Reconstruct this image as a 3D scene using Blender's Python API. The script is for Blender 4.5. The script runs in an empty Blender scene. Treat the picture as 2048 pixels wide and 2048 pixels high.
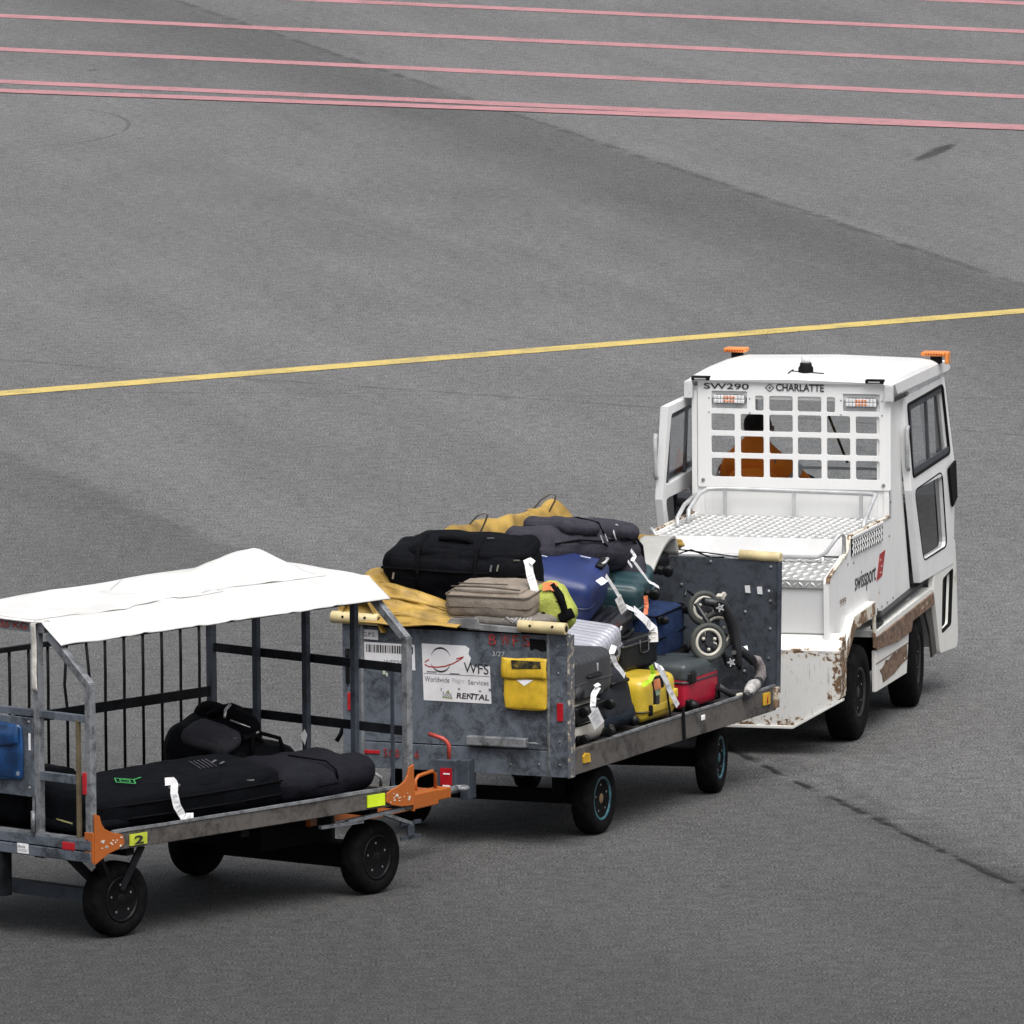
import bpy, bmesh, math, random
from math import sin, cos, pi, radians, atan, sqrt
from mathutils import Vector, Matrix, noise as mnoise
random.seed(7)
S = bpy.context.scene
COL = S.collection
# ------------------------------------------------------------------ camera
F, YH, ROLL = 25000.0, -1950.0, 0.008
pitch = atan((1024 - YH) / F)
fwd = Vector((0, cos(pitch), -sin(pitch)))
right = Vector((1, 0, 0)); up = right.cross(fwd)
r2 = right * cos(ROLL) - up * sin(ROLL); u2 = up * cos(ROLL) + right * sin(ROLL)
cd = bpy.data.cameras.new('camera'); cam = bpy.data.objects.new('camera', cd); COL.objects.link(cam)
M = Matrix((r2, u2, -fwd)).transposed().to_4x4(); M.translation = Vector((0, -72.0, 10.0))
cam.matrix_world = M
cd.sensor_width = 36.0; cd.sensor_height = 36.0; cd.lens = F / 2048 * 36
cd.clip_start = 0.5; cd.clip_end = 5000
S.camera = cam
S.render.resolution_x = 1024; S.render.resolution_y = 1024
# ------------------------------------------------------------------ sky, sun, exposure
SUN_EL, SUN_AZ = radians(62), radians(165)
w = bpy.data.worlds.new('World'); S.world = w; w.use_nodes = True
wn = w.node_tree.nodes; wl = w.node_tree.links
sky = wn.new('ShaderNodeTexSky'); sky.sky_type = 'NISHITA'; sky.sun_disc = False
sky.sun_elevation = SUN_EL; sky.sun_rotation = SUN_AZ
sky.air_density = 1.0; sky.dust_density = 6.0; sky.ozone_density = 1.0
hs = wn.new('ShaderNodeHueSaturation'); hs.inputs['Saturation'].default_value = 0.30   # grey cloud cover
wl.new(sky.outputs[0], hs.inputs['Color']); wl.new(hs.outputs[0], wn['Background'].inputs[0])
wn['Background'].inputs[1].default_value = 0.11
sd = bpy.data.lights.new('sun', 'SUN'); sd.energy = 1.5; sd.angle = radians(50); sd.color = (1, 0.975, 0.94)
so = bpy.data.objects.new('sun', sd); COL.objects.link(so)
# sun direction matches the sky's (rotation measured from +Y towards +X)
sdir = Vector((sin(SUN_AZ) * cos(SUN_EL), cos(SUN_AZ) * cos(SUN_EL), sin(SUN_EL)))
so.rotation_euler = sdir.to_track_quat('Z', 'Y').to_euler()
S.view_settings.view_transform = 'Standard'; S.view_settings.look = 'None'
S.view_settings.gamma = 1.0; S.view_settings.exposure = 0.60
# ------------------------------------------------------------------ materials
def newmat(name):
    m = bpy.data.materials.new(name); m.use_nodes = True
    return m, m.node_tree, m.node_tree.nodes['Principled BSDF']
def srgb(r, g, b):
    f = lambda c: (c / 255 / 12.92) if c / 255 <= .04045 else ((c / 255 + .055) / 1.055) ** 2.4
    return (f(r), f(g), f(b))
class NT:
    def __init__(s, nt): s.nt = nt; s.n = nt.nodes; s.l = nt.links
    def m(s, op, a, b=0.0, c=None, clamp=False):
        n = s.n.new('ShaderNodeMath'); n.operation = op; n.use_clamp = clamp
        for i, v in enumerate((a, b, c)):
            if v is None: continue
            if isinstance(v, (int, float)): n.inputs[i].default_value = v
            else: s.l.new(v, n.inputs[i])
        return n.outputs[0]
    def noise(s, vec, scale, detail=4, rough=.55, dist=0.0):
        n = s.n.new('ShaderNodeTexNoise'); n.inputs['Scale'].default_value = scale
        n.inputs['Detail'].default_value = detail; n.inputs['Roughness'].default_value = rough
        n.inputs['Distortion'].default_value = dist
        s.l.new(vec, n.inputs['Vector']); return n.outputs[0]
    def coord(s, kind='Object'):
        return s.n.new('ShaderNodeTexCoord').outputs[kind]
    def mapping(s, vec, scale=(1, 1, 1), rot=(0, 0, 0)):
        n = s.n.new('ShaderNodeMapping'); n.inputs['Scale'].default_value = scale; n.inputs['Rotation'].default_value = rot
        s.l.new(vec, n.inputs['Vector']); return n.outputs[0]
    def ss(s, v, lo, hi):   # smoothstep lo..hi -> 0..1
        n = s.n.new('ShaderNodeMapRange'); n.interpolation_type = 'SMOOTHSTEP'
        s.l.new(v, n.inputs[0]); n.inputs[1].default_value = lo; n.inputs[2].default_value = hi
        return n.outputs[0]
    def mix(s, f, a, b):
        n = s.n.new('ShaderNodeMix'); n.data_type = 'RGBA'
        for i, v in ((0, f), (6, a), (7, b)):
            if isinstance(v, (int, float)): n.inputs[i].default_value = v
            elif isinstance(v, tuple): n.inputs[i].default_value = (*v, 1)
            else: s.l.new(v, n.inputs[i])
        return n.outputs[2]
    def sep(s, v):
        n = s.n.new('ShaderNodeSeparateXYZ'); s.l.new(v, n.inputs[0]); return n.outputs
    def bump(s, h, strength, dist, bsdf):
        n = s.n.new('ShaderNodeBump'); n.inputs['Strength'].default_value = strength; n.inputs['Distance'].default_value = dist
        s.l.new(h, n.inputs['Height']); s.l.new(n.outputs[0], bsdf.inputs['Normal'])
def simple(name, col, rough=.5, metal=0.0, var=.12, nscale=9, bump=0.0, bscale=60, dirt=None, dirt_amt=.3, coat=0.0, spec=None):
    m, nt, b = newmat(name); t = NT(nt); co = t.coord()
    n = t.noise(co, nscale, 6, .6)
    c2 = tuple(max(0, c * (1 - var * 2.2)) for c in col); c1 = tuple(min(1, c * (1 + var)) for c in col)
    base = t.mix(t.ss(n, .3, .7), c2, c1)
    if dirt:
        n2 = t.noise(co, nscale * .6, 8, .7, .4)
        base = t.mix(t.m('MULTIPLY', t.ss(n2, .5, .68), dirt_amt), base, dirt)
    t.l.new(base, b.inputs['Base Color'])
    b.inputs['Roughness'].default_value = rough; b.inputs['Metallic'].default_value = metal
    b.inputs['Coat Weight'].default_value = coat
    if spec is None and max(col) < .02: spec = .22
    if spec is not None: b.inputs['Specular IOR Level'].default_value = spec
    if bump: t.bump(t.noise(co, bscale, 3, .6), bump, .004, b)
    return m
def rusty(name, col=(.74, .74, .72), amt=.0, scr=0.0, scale=6, rustcol=(.13, .075, .04), grime=.35, rough=.45, rect=None, streak=1.0, edge=.05, flip=False):
    """painted steel; amt 0 = almost clean, 1 = mostly bare rust.  rect=((axis,lo,hi),(axis,lo,hi)) adds wear along the sheet's rim"""
    m, nt, b = newmat(name); t = NT(nt); co = t.coord()
    n = t.noise(co, scale, 9, .68, .3)
    thr = .72 - .36 * amt
    mask = n
    if rect:
        x = t.sep(co); d = None
        for ax, lo, hi in rect:
            e = t.m('MINIMUM', t.m('SUBTRACT', x[ax], lo), t.m('SUBTRACT', hi, x[ax]))
            d = e if d is None else t.m('MINIMUM', d, e)
        near = t.m('SUBTRACT', 1.0, t.ss(d, 0.0, edge * 2.6))
        mask = t.m('ADD', n, t.m('MULTIPLY', near, .2))
    fr = t.ss(mask, thr, thr + .02)
    nr = t.noise(co, scale * 5, 5, .7)
    rc = t.mix(t.ss(nr, .35, .65), tuple(c * .45 for c in rustcol), tuple(min(1, c * 1.5) for c in rustcol))
    gm = t.mapping(co, (1, 1, .12 if streak else 1))
    g = t.noise(gm, scale * 5, 6, .65)
    halo = t.ss(mask, thr - .07, thr + .01)
    base = t.mix(t.m('MULTIPLY', t.ss(g, .52, .8), grime), col, tuple(c * .62 for c in (col[0], col[1] * .96, col[2] * .9)))
    if scr:
        s1 = t.noise(t.mapping(co, (1, 1, .05)), 70, 3, .6); s2 = t.noise(co, 5, 4, .6)
        base = t.mix(t.m('MULTIPLY', t.m('MULTIPLY', t.ss(s1, .60, .66), t.ss(s2, .42, .62)), scr), base, (.22, .20, .17))
    base = t.mix(t.m('MULTIPLY', halo, .45), base, (.50, .37, .2))
    base = t.mix(fr, base, rc)
    t.l.new(base, b.inputs['Base Color'])
    t.l.new(t.m('ADD', rough, t.m('MULTIPLY', fr, .4)), b.inputs['Roughness'])
    t.bump(t.m('ADD', t.m('MULTIPLY', fr, -.25), t.m('MULTIPLY', t.noise(co, 2.6, 3, .5), 1.0)), .55, .012, b)
    return m
def galv(name, col=(.20, .225, .26), scale=11, contrast=.5, rough=.5, metal=.35):
    m, nt, b = newmat(name); t = NT(nt); co = t.coord()
    v = t.n.new('ShaderNodeTexVoronoi'); v.inputs['Scale'].default_value = scale * 5
    mp = t.mapping(co, (1, 1, 1)); t.l.new(mp, v.inputs['Vector'])
    n = t.noise(co, scale * .7, 8, .7, .6); n2 = t.noise(co, scale * .16, 4, .6); n3 = t.noise(t.mapping(co, (1, 1, .2)), scale * 4, 6, .7)
    f = t.m('ADD', t.m('MULTIPLY', n, 1.0), t.m('ADD', t.m('MULTIPLY', n2, .7), t.m('MULTIPLY', v.outputs['Distance'], .12)))
    f = t.ss(f, .66, 1.04)
    dark = tuple(c * (1 - contrast) for c in col); light = tuple(min(1, c * (1 + contrast * 1.3)) for c in col)
    base = t.mix(f, dark, light)
    base = t.mix(t.m('MULTIPLY', t.ss(n3, .60, .72), .35), base, tuple(min(1, c * 2.2) for c in col))
    base = t.mix(t.m('MULTIPLY', t.ss(t.noise(co, scale * .45, 7, .75), .60, .72), .45), base, (.05, .05, .055))
    t.l.new(base, b.inputs['Base Color']); b.inputs['Roughness'].default_value = rough; b.inputs['Metallic'].default_value = metal
    t.bump(n, .25, .004, b)
    return m
def fabric(name, col, var=.2, rough=.72, scale=260, sheen=.0):
    m, nt, b = newmat(name); t = NT(nt); co = t.coord()
    n = t.noise(co, 14, 6, .6); n2 = t.noise(co, scale, 2, .5)
    f = t.m('ADD', t.m('MULTIPLY', n, .6), t.m('MULTIPLY', n2, .4))
    t.l.new(t.mix(t.ss(f, .35, .65), tuple(c * (1 - var) for c in col), tuple(min(1, c * (1 + var)) for c in col)), b.inputs['Base Color'])
    b.inputs['Roughness'].default_value = rough; b.inputs['Sheen Weight'].default_value = sheen
    b.inputs['Specular IOR Level'].default_value = .20 if max(col) > .01 else .09
    cr = t.noise(co, 11, 5, .6, 1.2); t.bump(t.m('ADD', t.m('MULTIPLY', cr, 1.0), t.m('MULTIPLY', n2, .10)), .9, .010, b)
    return m
WHITE = rusty('white_paint', (.75, .755, .755), amt=.02, scale=4, grime=.18)
WHITEC = simple('white_paint_clean', (.77, .775, .78), .38, var=.03, nscale=4, coat=.15)
WORN = rusty('worn_white_paint', (.70, .70, .67), amt=.16, scale=5, grime=.5)
RUSTW = rusty('rusty_white_paint', (.66, .63, .55), amt=.62, scale=5, grime=.6, rustcol=(.16, .10, .06))
RUST = rusty('rusted_steel', (.50, .42, .30), amt=1.0, scale=6, grime=.6, rustcol=(.15, .095, .065))
BUMPW = rusty('scraped_bumper_paint', (.62, .62, .61), amt=.12, scr=.8, scale=24, grime=.9, rect=((1, -.05, 1.33), (2, .16, .635)), edge=.05)
GALV = galv('galvanised_sheet', (.074, .086, .104), 15, .62, .55, .2)
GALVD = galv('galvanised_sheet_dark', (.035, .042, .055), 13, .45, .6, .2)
GALVL = galv('galvanised_tube', (.15, .158, .168), 22, .55, .5, .35)
RAILM = galv('weathered_rail', (.055, .050, .046), 9, .75, .65, .15)
DARKST = simple('dark_steel', (.009, .010, .012), .7, .1, .3)
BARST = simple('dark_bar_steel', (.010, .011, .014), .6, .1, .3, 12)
BLACKM = simple('black_steel', (.0025, .0025, .003), .8, 0, .2)
RUBBER = simple('tyre_rubber', (.004, .004, .005), .9, 0, .25, 20, .3, 90, (.016, .015, .014), .4, spec=.12)
RIMB = simple('black_rim', (.006, .006, .007), .4, .2, .2)
RIMT = simple('teal_rim', (.038, .13, .165), .45, .1, .4, 14, dirt=(.02, .03, .035), dirt_amt=.8)
RIMDK = simple('dark_teal_rim', (.018, .060, .078), .5, .1, .5, 20)
RIMG = simple('grey_rim', (.022, .022, .024), .5, .2, .3)
CHROME = simple('bolt_metal', (.55, .55, .55), .3, .9, .1)
ALU = simple('aluminium_tube', (.52, .53, .54), .38, .35, .08)
PLATE = simple('chequer_plate_metal', (.34, .345, .34), .5, .2, .08, 5, dirt=(.26, .26, .25), dirt_amt=.5)
TREAD = simple('chequer_tread_metal', (.56, .565, .56), .35, .2, .05)
ORANGE = simple('orange_paint', (.40, .11, .012), .5, 0, .15, 12, dirt=(.55, .5, .45), dirt_amt=.35)
ORANGEL = simple('orange_lens', (.72, .24, .05), .3, 0, .1)
REDP = simple('red_paint', (.33, .02, .015), .45, 0, .2)
REDR = simple('red_reflector', (.42, .012, .02), .25, 0, .1, coat=.5)
YELR = simple('yellow_reflector', (.62, .36, .02), .4, 0, .15)
LIME = simple('fluorescent_yellow', (.62, .80, .02), .5, 0, .05)
CREAMT = simple('cream_roller_plastic', (.60, .50, .28), .55, 0, .12, 8, dirt=(.35, .27, .12), dirt_amt=.4)
TARPW = simple('white_tarpaulin', (.64, .64, .63), .55, 0, .05, 3, .5, 14, (.50, .49, .44), .35)
TARPY = simple('ochre_tarpaulin', (.37, .235, .05), .55, 0, .22, 5, .5, 26, (.18, .11, .025), .6)
PAPER = simple('white_paper', (.88, .88, .89), .7, 0, .02)
STICK = simple('white_sticker', (.72, .72, .74), .6, 0, .05, 5, dirt=(.35, .36, .38), dirt_amt=.4)
INK = simple('black_ink', (.02, .02, .022), .7)
GREYINK = simple('grey_ink', (.16, .16, .18), .7)
REDINK = simple('faded_red_ink', (.30, .035, .03), .7, 0, .35, 40)
SILV = simple('silver_sheet', (.36, .37, .38), .4, .5, .2)
SEAT = simple('seat_vinyl', (.012, .012, .014), .6)
def glassmat(name, tint=(.96, .975, .98), refl=.06):
    m, nt, b = newmat(name); t = NT(nt); nt.nodes.remove(b)
    tr = t.n.new('ShaderNodeBsdfTransparent'); tr.inputs[0].default_value = (*tint, 1)
    gl = t.n.new('ShaderNodeBsdfGlossy'); gl.inputs['Roughness'].default_value = .03; gl.inputs[0].default_value = (1, 1, 1, 1)
    fr = t.n.new('ShaderNodeFresnel'); fr.inputs[0].default_value = 1.5
    mx = t.n.new('ShaderNodeMixShader')
    t.l.new(t.m('MULTIPLY', t.m('ADD', fr.outputs[0], 0.0), refl / .04 * .4, clamp=True), mx.inputs[0])
    t.l.new(tr.outputs[0], mx.inputs[1]); t.l.new(gl.outputs[0], mx.inputs[2])
    t.l.new(mx.outputs[0], t.n['Material Output'].inputs[0]); return m
GLASS = glassmat('clear_glass')
GLASSD = glassmat('tinted_glass', (.13, .15, .17), .12)
# ------------------------------------------------------------------ mesh tools
class MB:
    def __init__(s): s.v = []; s.f = []; s.sm = []
    def add(s, vs, fs, smooth=False):
        o = len(s.v); s.v += [tuple(v) for v in vs]
        for f in fs: s.f.append(tuple(i + o for i in f)); s.sm.append(smooth)
        return s
    def box(s, x0, x1, y0, y1, z0, z1):
        vs = [(x, y, z) for x in (x0, x1) for y in (y0, y1) for z in (z0, z1)]
        return s.add(vs, [(0, 1, 3, 2), (4, 6, 7, 5), (0, 4, 5, 1), (2, 3, 7, 6), (0, 2, 6, 4), (1, 5, 7, 3)])
    def bar(s, a, b, wd, ht, upv=(0, 0, 1)):
        a = Vector(a); b = Vector(b); d = (b - a).normalized(); u = Vector(upv)
        if abs(d.dot(u)) > .97: u = Vector((1, 0, 0))
        n = d.cross(u).normalized(); u = n.cross(d)
        vs = [p + n * i * wd / 2 + u * j * ht / 2 for p in (a, b) for i in (-1, 1) for j in (-1, 1)]
        return s.add(vs, [(0, 1, 3, 2), (4, 6, 7, 5), (0, 4, 5, 1), (2, 3, 7, 6), (0, 2, 6, 4), (1, 5, 7, 3)])
    def tube(s, pts, r, n=10, closed=False, cap=True):
        pts = [Vector(p) for p in pts]; N = len(pts)
        rs = r if isinstance(r, (list, tuple)) else [r] * N
        rings = []; prev = None
        for i, p in enumerate(pts):
            if closed: d = pts[(i + 1) % N] - pts[i - 1]
            else: d = pts[min(i + 1, N - 1)] - pts[max(i - 1, 0)]
            d.normalize()
            if prev is None:
                u = Vector((0, 0, 1)) if abs(d.z) < .9 else Vector((1, 0, 0))
            else: u = prev
            a = d.cross(u).normalized(); u = a.cross(d).normalized(); prev = u
            rings.append([p + (a * cos(2 * pi * k / n) + u * sin(2 * pi * k / n)) * rs[i] for k in range(n)])
        vs = [v for rg in rings for v in rg]; fs = []
        for i in range(N if closed else N - 1):
            j = (i + 1) % N
            for k in range(n): fs.append((i * n + k, i * n + (k + 1) % n, j * n + (k + 1) % n, j * n + k))
        s.add(vs, fs, True)
        if cap and not closed:
            o = len(s.v) - len(vs)
            s.f.append(tuple(o + k for k in range(n))[::-1]); s.sm.append(False)
            s.f.append(tuple(o + (N - 1) * n + k for k in range(n))); s.sm.append(False)
        return s
    def prism(s, poly, axis, lo, hi):
        """poly in the two other axes (x,z for y; y,z for x; x,y for z)"""
        def P(a, b, c):
            return {'y': (a, c, b), 'x': (c, a, b), 'z': (a, b, c)}[axis]
        n = len(poly); vs = [P(a, b, lo) for a, b in poly] + [P(a, b, hi) for a, b in poly]
        fs = [tuple(range(n)), tuple(range(2 * n - 1, n - 1, -1))] + [(i, (i + 1) % n, (i + 1) % n + n, i + n) for i in range(n)]
        return s.add(vs, fs)
    def lathe(s, prof, c, axis='y', n=32, smooth=True):
        vs = []; fs = []; c = Vector(c)
        for a, r in prof:
            for k in range(n):
                t = 2 * pi * k / n
                d = {'y': (r * cos(t), a, r * sin(t)), 'x': (a, r * cos(t), r * sin(t)), 'z': (r * cos(t), r * sin(t), a)}[axis]
                vs.append(c + Vector(d))
        m = len(prof)
        for i in range(m - 1):
            for k in range(n): fs.append((i * n + k, i * n + (k + 1) % n, (i + 1) * n + (k + 1) % n, (i + 1) * n + k))
        fs.append(tuple(range(n))[::-1]); fs.append(tuple(range((m - 1) * n, m * n)))
        return s.add(vs, fs, smooth)
    def sheet(s, fn, nu, nv, thick=0.0, closed_v=False):
        P = [[Vector(fn(i / nu, j / nv)) for j in range(nv + 1)] for i in range(nu + 1)]
        vs = [p for row in P for p in row]; W = nv + 1
        fs = [(i * W + j, (i + 1) * W + j, (i + 1) * W + j + 1, i * W + j + 1) for i in range(nu) for j in range(nv)]
        s.add(vs, fs, True)
        if thick:
            vs2 = []
            for i in range(nu + 1):
                for j in range(nv + 1):
                    du = P[min(i + 1, nu)][j] - P[max(i - 1, 0)][j]; dv = P[i][min(j + 1, nv)] - P[i][max(j - 1, 0)]
                    nn = du.cross(dv); nn = nn.normalized() if nn.length > 1e-9 else Vector((0, 0, 1))
                    vs2.append(P[i][j] - nn * thick)
            o = len(s.v) - len(vs); o2 = len(s.v)
            s.add(vs2, [tuple(reversed(f)) for f in fs], True)
            rim = [i * W for i in range(nu + 1)] + [nu * W + j for j in range(1, nv + 1)] + [i * W + nv for i in range(nu - 1, -1, -1)] + [j for j in range(nv - 1, 0, -1)]
            for a, b in zip(rim, rim[1:] + rim[:1]): s.f.append((o + b, o + a, o2 + a, o2 + b)); s.sm.append(False)
        return s
    def rbox(s, dims, r=.04, bulge=0.0, wr=0.0, wscale=5.0, nint=8, fn=None, seed=0.0, c=(0, 0, 0), R=None, taper=0.0):
        h = [d / 2 for d in dims]; r = min(r, *[q * .98 for q in h])
        ax = []
        for q in h:
            L = [-q + r * k for k in (0, .18, .5, 1)]; inn = [-(q - r) + 2 * (q - r) * k / nint for k in range(1, nint)]
            ax.append(L + inn + [-k for k in reversed(L)])
        key = {}; vs = []; fs = []
        C = Vector(c)
        def put(p):
            k = tuple(round(a, 5) for a in p)
            if k in key: return key[k]
            q = [max(-(h[i] - r), min(h[i] - r, p[i])) for i in range(3)]
            d = Vector([p[i] - q[i] for i in range(3)])
            dn = d.normalized() if d.length > 1e-9 else Vector((0, 0, 1))
            P = Vector(q) + dn * r
            if bulge:
                i = max(range(3), key=lambda i: abs(p[i]) / h[i]); o = [j for j in range(3) if j != i]
                P += dn * bulge * (1 - (p[o[0]] / h[o[0]]) ** 2) * (1 - (p[o[1]] / h[o[1]]) ** 2)
            if taper: P.y *= 1 - taper * (P.x / h[0] * .5 + .5); P.z *= 1 - taper * (P.x / h[0] * .5 + .5)
            if wr: P += dn * wr * (mnoise.noise(P * wscale + Vector((seed, seed * 2, 0))) + .5 * mnoise.noise(P * wscale * 2.3 + Vector((seed, 0, 3))))
            if fn: P = fn(P, dn)
            if R is not None: P = R @ P
            key[k] = len(vs); vs.append(P + C); return key[k]
        for i in range(3):
            a, b = [j for j in range(3) if j != i]
            for sg in (-1, 1):
                for iu in range(len(ax[a]) - 1):
                    for iv in range(len(ax[b]) - 1):
                        q = []
                        for du, dv in ((0, 0), (1, 0), (1, 1), (0, 1)):
                            p = [0, 0, 0]; p[i] = sg * h[i]; p[a] = ax[a][iu + du]; p[b] = ax[b][iv + dv]; q.append(put(p))
                        if (sg > 0) != (i == 1): fs.append(tuple(q))
                        else: fs.append(tuple(reversed(q)))
        return s.add(vs, fs, True)
    def build(s, name, mat, parent=None, bevel=0.0, label=None, loc=None, fixn=False):
        me = bpy.data.meshes.new(name); me.from_pydata([tuple(v) for v in s.v], [], s.f); me.update()
        if len(s.sm) == len(me.polygons): me.polygons.foreach_set('use_smooth', s.sm)
        bm = bmesh.new(); bm.from_mesh(me); bmesh.ops.recalc_face_normals(bm, faces=bm.faces[:]); bm.to_mesh(me); bm.free()
        ms = mat if isinstance(mat, (list, tuple)) else [mat]
        for mm in ms: me.materials.append(mm)
        o = bpy.data.objects.new(name, me); COL.objects.link(o)
        if parent is not None: o.parent = parent
        if loc is not None: o.location = loc
        if bevel:
            b = o.modifiers.new('bevel', 'BEVEL'); b.width = bevel; b.segments = 2; b.limit_method = 'ANGLE'; b.angle_limit = radians(40)
        if label: o['label'] = label
        return o
def tag(o, label=None, cat=None, group=None, kind=None):
    if label: o['label'] = label
    if cat: o['category'] = cat
    if group: o['group'] = group
    if kind: o['kind'] = kind
    return o
def thing(name, label, cat, mw, group=None):
    o = bpy.data.objects.new(name, None); COL.objects.link(o); o.matrix_world = mw; o.empty_display_size = .2
    return tag(o, label, cat, group)
def pose(ox, oy, yaw):
    a = radians(yaw); return Matrix.Translation((ox, oy, 0)) @ Matrix.Rotation(pi / 2 - a, 4, 'Z')
B = pose(0.30804054, -3.73724413, 24.0)
C = pose(-2.2134151, -7.07588159, 42.5)
TM = None
def text(body, name, mat, parent, org, U, V, width=None, height=None, ext=.0012, bold=0.0, align='LEFT', shear=0.0):
    """lettering: org = left end of the baseline, U reading direction, V up; width/height in metres"""
    cu = bpy.data.curves.new(name, 'FONT'); cu.body = body; cu.size = 1.0; cu.extrude = 0.0; cu.offset = bold; cu.shear = shear
    cu.resolution_u = 4
    o = bpy.data.objects.new('tmp', cu); me = bpy.data.meshes.new_from_object(o)
    bpy.data.objects.remove(o)
    xs = [v.co.x for v in me.vertices]; ys = [v.co.y for v in me.vertices]
    x0, x1, y0, y1 = min(xs), max(xs), min(ys), max(ys)
    sy = (height / (y1 - y0)) if height else None; sx = (width / (x1 - x0)) if width else sy
    if sy is None: sy = sx
    U = Vector(U).normalized(); V = Vector(V).normalized(); Nn = U.cross(V)
    org = Vector(org)
    for v in me.vertices: v.co = org + U * (v.co.x - x0) * sx + V * (v.co.y - y0) * sy + Nn * ext
    me.materials.append(mat)
    ob = bpy.data.objects.new(name, me); COL.objects.link(ob); ob.parent = parent
    return ob
def plate(name, outer, holes, axis_org, U, V, thick, mat, parent, bev=0.0):
    """flat sheet with holes; outer/holes are 2-D polygons in (U,V)"""
    cu = bpy.data.curves.new(name, 'CURVE'); cu.dimensions = '2D'; cu.fill_mode = 'BOTH'; cu.extrude = thick / 2; cu.bevel_depth = bev; cu.bevel_resolution = 1
    for poly in [outer] + holes:
        sp = cu.splines.new('POLY'); sp.points.add(len(poly) - 1)
        for q, (a, b) in zip(sp.points, poly): q.co = (a, b, 0, 1)
        sp.use_cyclic_u = True
    o = bpy.data.objects.new('tmp', cu); me = bpy.data.meshes.new_from_object(o); bpy.data.objects.remove(o)
    U = Vector(U).normalized(); V = Vector(V).normalized(); Nn = U.cross(V); org = Vector(axis_org)
    for v in me.vertices: v.co = org + U * v.co.x + V * v.co.y + Nn * v.co.z
    bm = bmesh.new(); bm.from_mesh(me); bmesh.ops.recalc_face_normals(bm, faces=bm.faces[:]); bm.to_mesh(me); bm.free()
    for p in me.polygons: p.use_smooth = False
    me.materials.clear(); me.materials.append(mat)
    ob = bpy.data.objects.new(name, me); COL.objects.link(ob); ob.parent = parent
    return ob
def rrect(x0, x1, y0, y1, r, n=3):
    pts = []
    for cx, cy, a0 in ((x1 - r, y1 - r, 0), (x0 + r, y1 - r, 90), (x0 + r, y0 + r, 180), (x1 - r, y0 + r, 270)):
        for k in range(n + 1):
            a = radians(a0 + 90 * k / n); pts.append((cx + r * cos(a), cy + r * sin(a)))
    return pts
def rpoly(pts, r, n=3):
    out = []; N = len(pts)
    for i in range(N):
        p = Vector(pts[i]); a = Vector(pts[i - 1]) - p; b = Vector(pts[(i + 1) % N]) - p
        rr = min(r, a.length * .45, b.length * .45); a = p + a.normalized() * rr; b = p + b.normalized() * rr
        for k in range(n + 1):
            t = k / n; q = a * (1 - t) ** 2 + p * 2 * t * (1 - t) + b * t * t; out.append((q.x, q.y))
    return out

# ================================================================== SETTING
def lin(p, q):  # unit normal and offset of the line p-q
    d = Vector((q[0] - p[0], q[1] - p[1])).normalized(); n = Vector((-d.y, d.x)); return n.x, n.y, n.x * p[0] + n.y * p[1], d
gm, nt, bs = newmat('asphalt'); t = NT(nt)
co = t.coord(); X = t.sep(co)
def dist(p, q, wob=0.0, wsc=.5):
    a, b, c, d = lin(p, q)
    v = t.m('SUBTRACT', t.m('ADD', t.m('MULTIPLY', X[0], a), t.m('MULTIPLY', X[1], b)), c)
    if wob: v = t.m('ADD', v, t.m('MULTIPLY', t.m('SUBTRACT', t.noise(co, wsc, 4, .6), .5), wob))
    return v
gfine = t.noise(co, 75, 2, .8); gmid = t.noise(co, 10, 6, .78); glong = t.noise(t.mapping(co, (1.0, .28, 1), (0, 0, radians(-20))), 1.1, 6, .62, .3)
gbig = t.noise(co, .16, 4, .55); gstain = t.noise(t.mapping(co, (1, .2, 1), (0, 0, radians(14))), .8, 5, .6)
f = t.m('ADD', t.m('MULTIPLY', t.m('SUBTRACT', gfine, .5), 8.0), t.m('MULTIPLY', t.m('SUBTRACT', gmid, .5), 2.5))
f = t.m('ADD', f, t.m('MULTIPLY', t.m('SUBTRACT', glong, .5), .34)); f = t.m('ADD', f, t.m('MULTIPLY', t.m('SUBTRACT', gbig, .5), .3))
f = t.m('ADD', f, t.m('MULTIPLY', t.m('SUBTRACT', gstain, .5), .22))
tone = t.m('MAXIMUM', t.m('ADD', 1.0, f), .22)
def darker(mask, k):
    global tone
    tone = t.m('MULTIPLY', tone, t.m('SUBTRACT', 1.0, t.m('MULTIPLY', mask, k)))
# paving lane that is darker along its far joint, fading towards the near side
e1 = dist((-3.45, 57.19), (4.09, 27.09), .35, .7)    # + on the far/right side
near = t.m('MULTIPLY', e1, -1.0)
_d = lin((-3.45, 57.19), (4.09, 27.09))[3]
along = t.m('ADD', t.m('MULTIPLY', X[0], _d.x), t.m('MULTIPLY', X[1], _d.y))
_c = t.n.new('ShaderNodeCombineXYZ'); t.l.new(t.m('MULTIPLY', dist((-3.45, 57.19), (4.09, 27.09)), .75), _c.inputs[0]); t.l.new(t.m('MULTIPLY', along, .05), _c.inputs[1])
streak = t.noise(_c.outputs[0], 1.0, 6, .62, .15)
tone = t.m('MULTIPLY', tone, t.m('ADD', .72, t.m('MULTIPLY', streak, .56)))
fine_streak = t.noise(t.mapping(_c.outputs[0], (6, 2.5, 1)), 1.0, 5, .7)
tone = t.m('MULTIPLY', tone, t.m('ADD', .88, t.m('MULTIPLY', fine_streak, .24)))
patchn = t.noise(co, .55, 7, .68, .5)
tone = t.m('MULTIPLY', tone, t.m('ADD', .86, t.m('MULTIPLY', patchn, .28)))
lane = t.m('MULTIPLY', t.ss(near, -.06, .10), t.m('SUBTRACT', 1.0, t.ss(near, .5, 2.9)))
darker(lane, .28)
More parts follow.
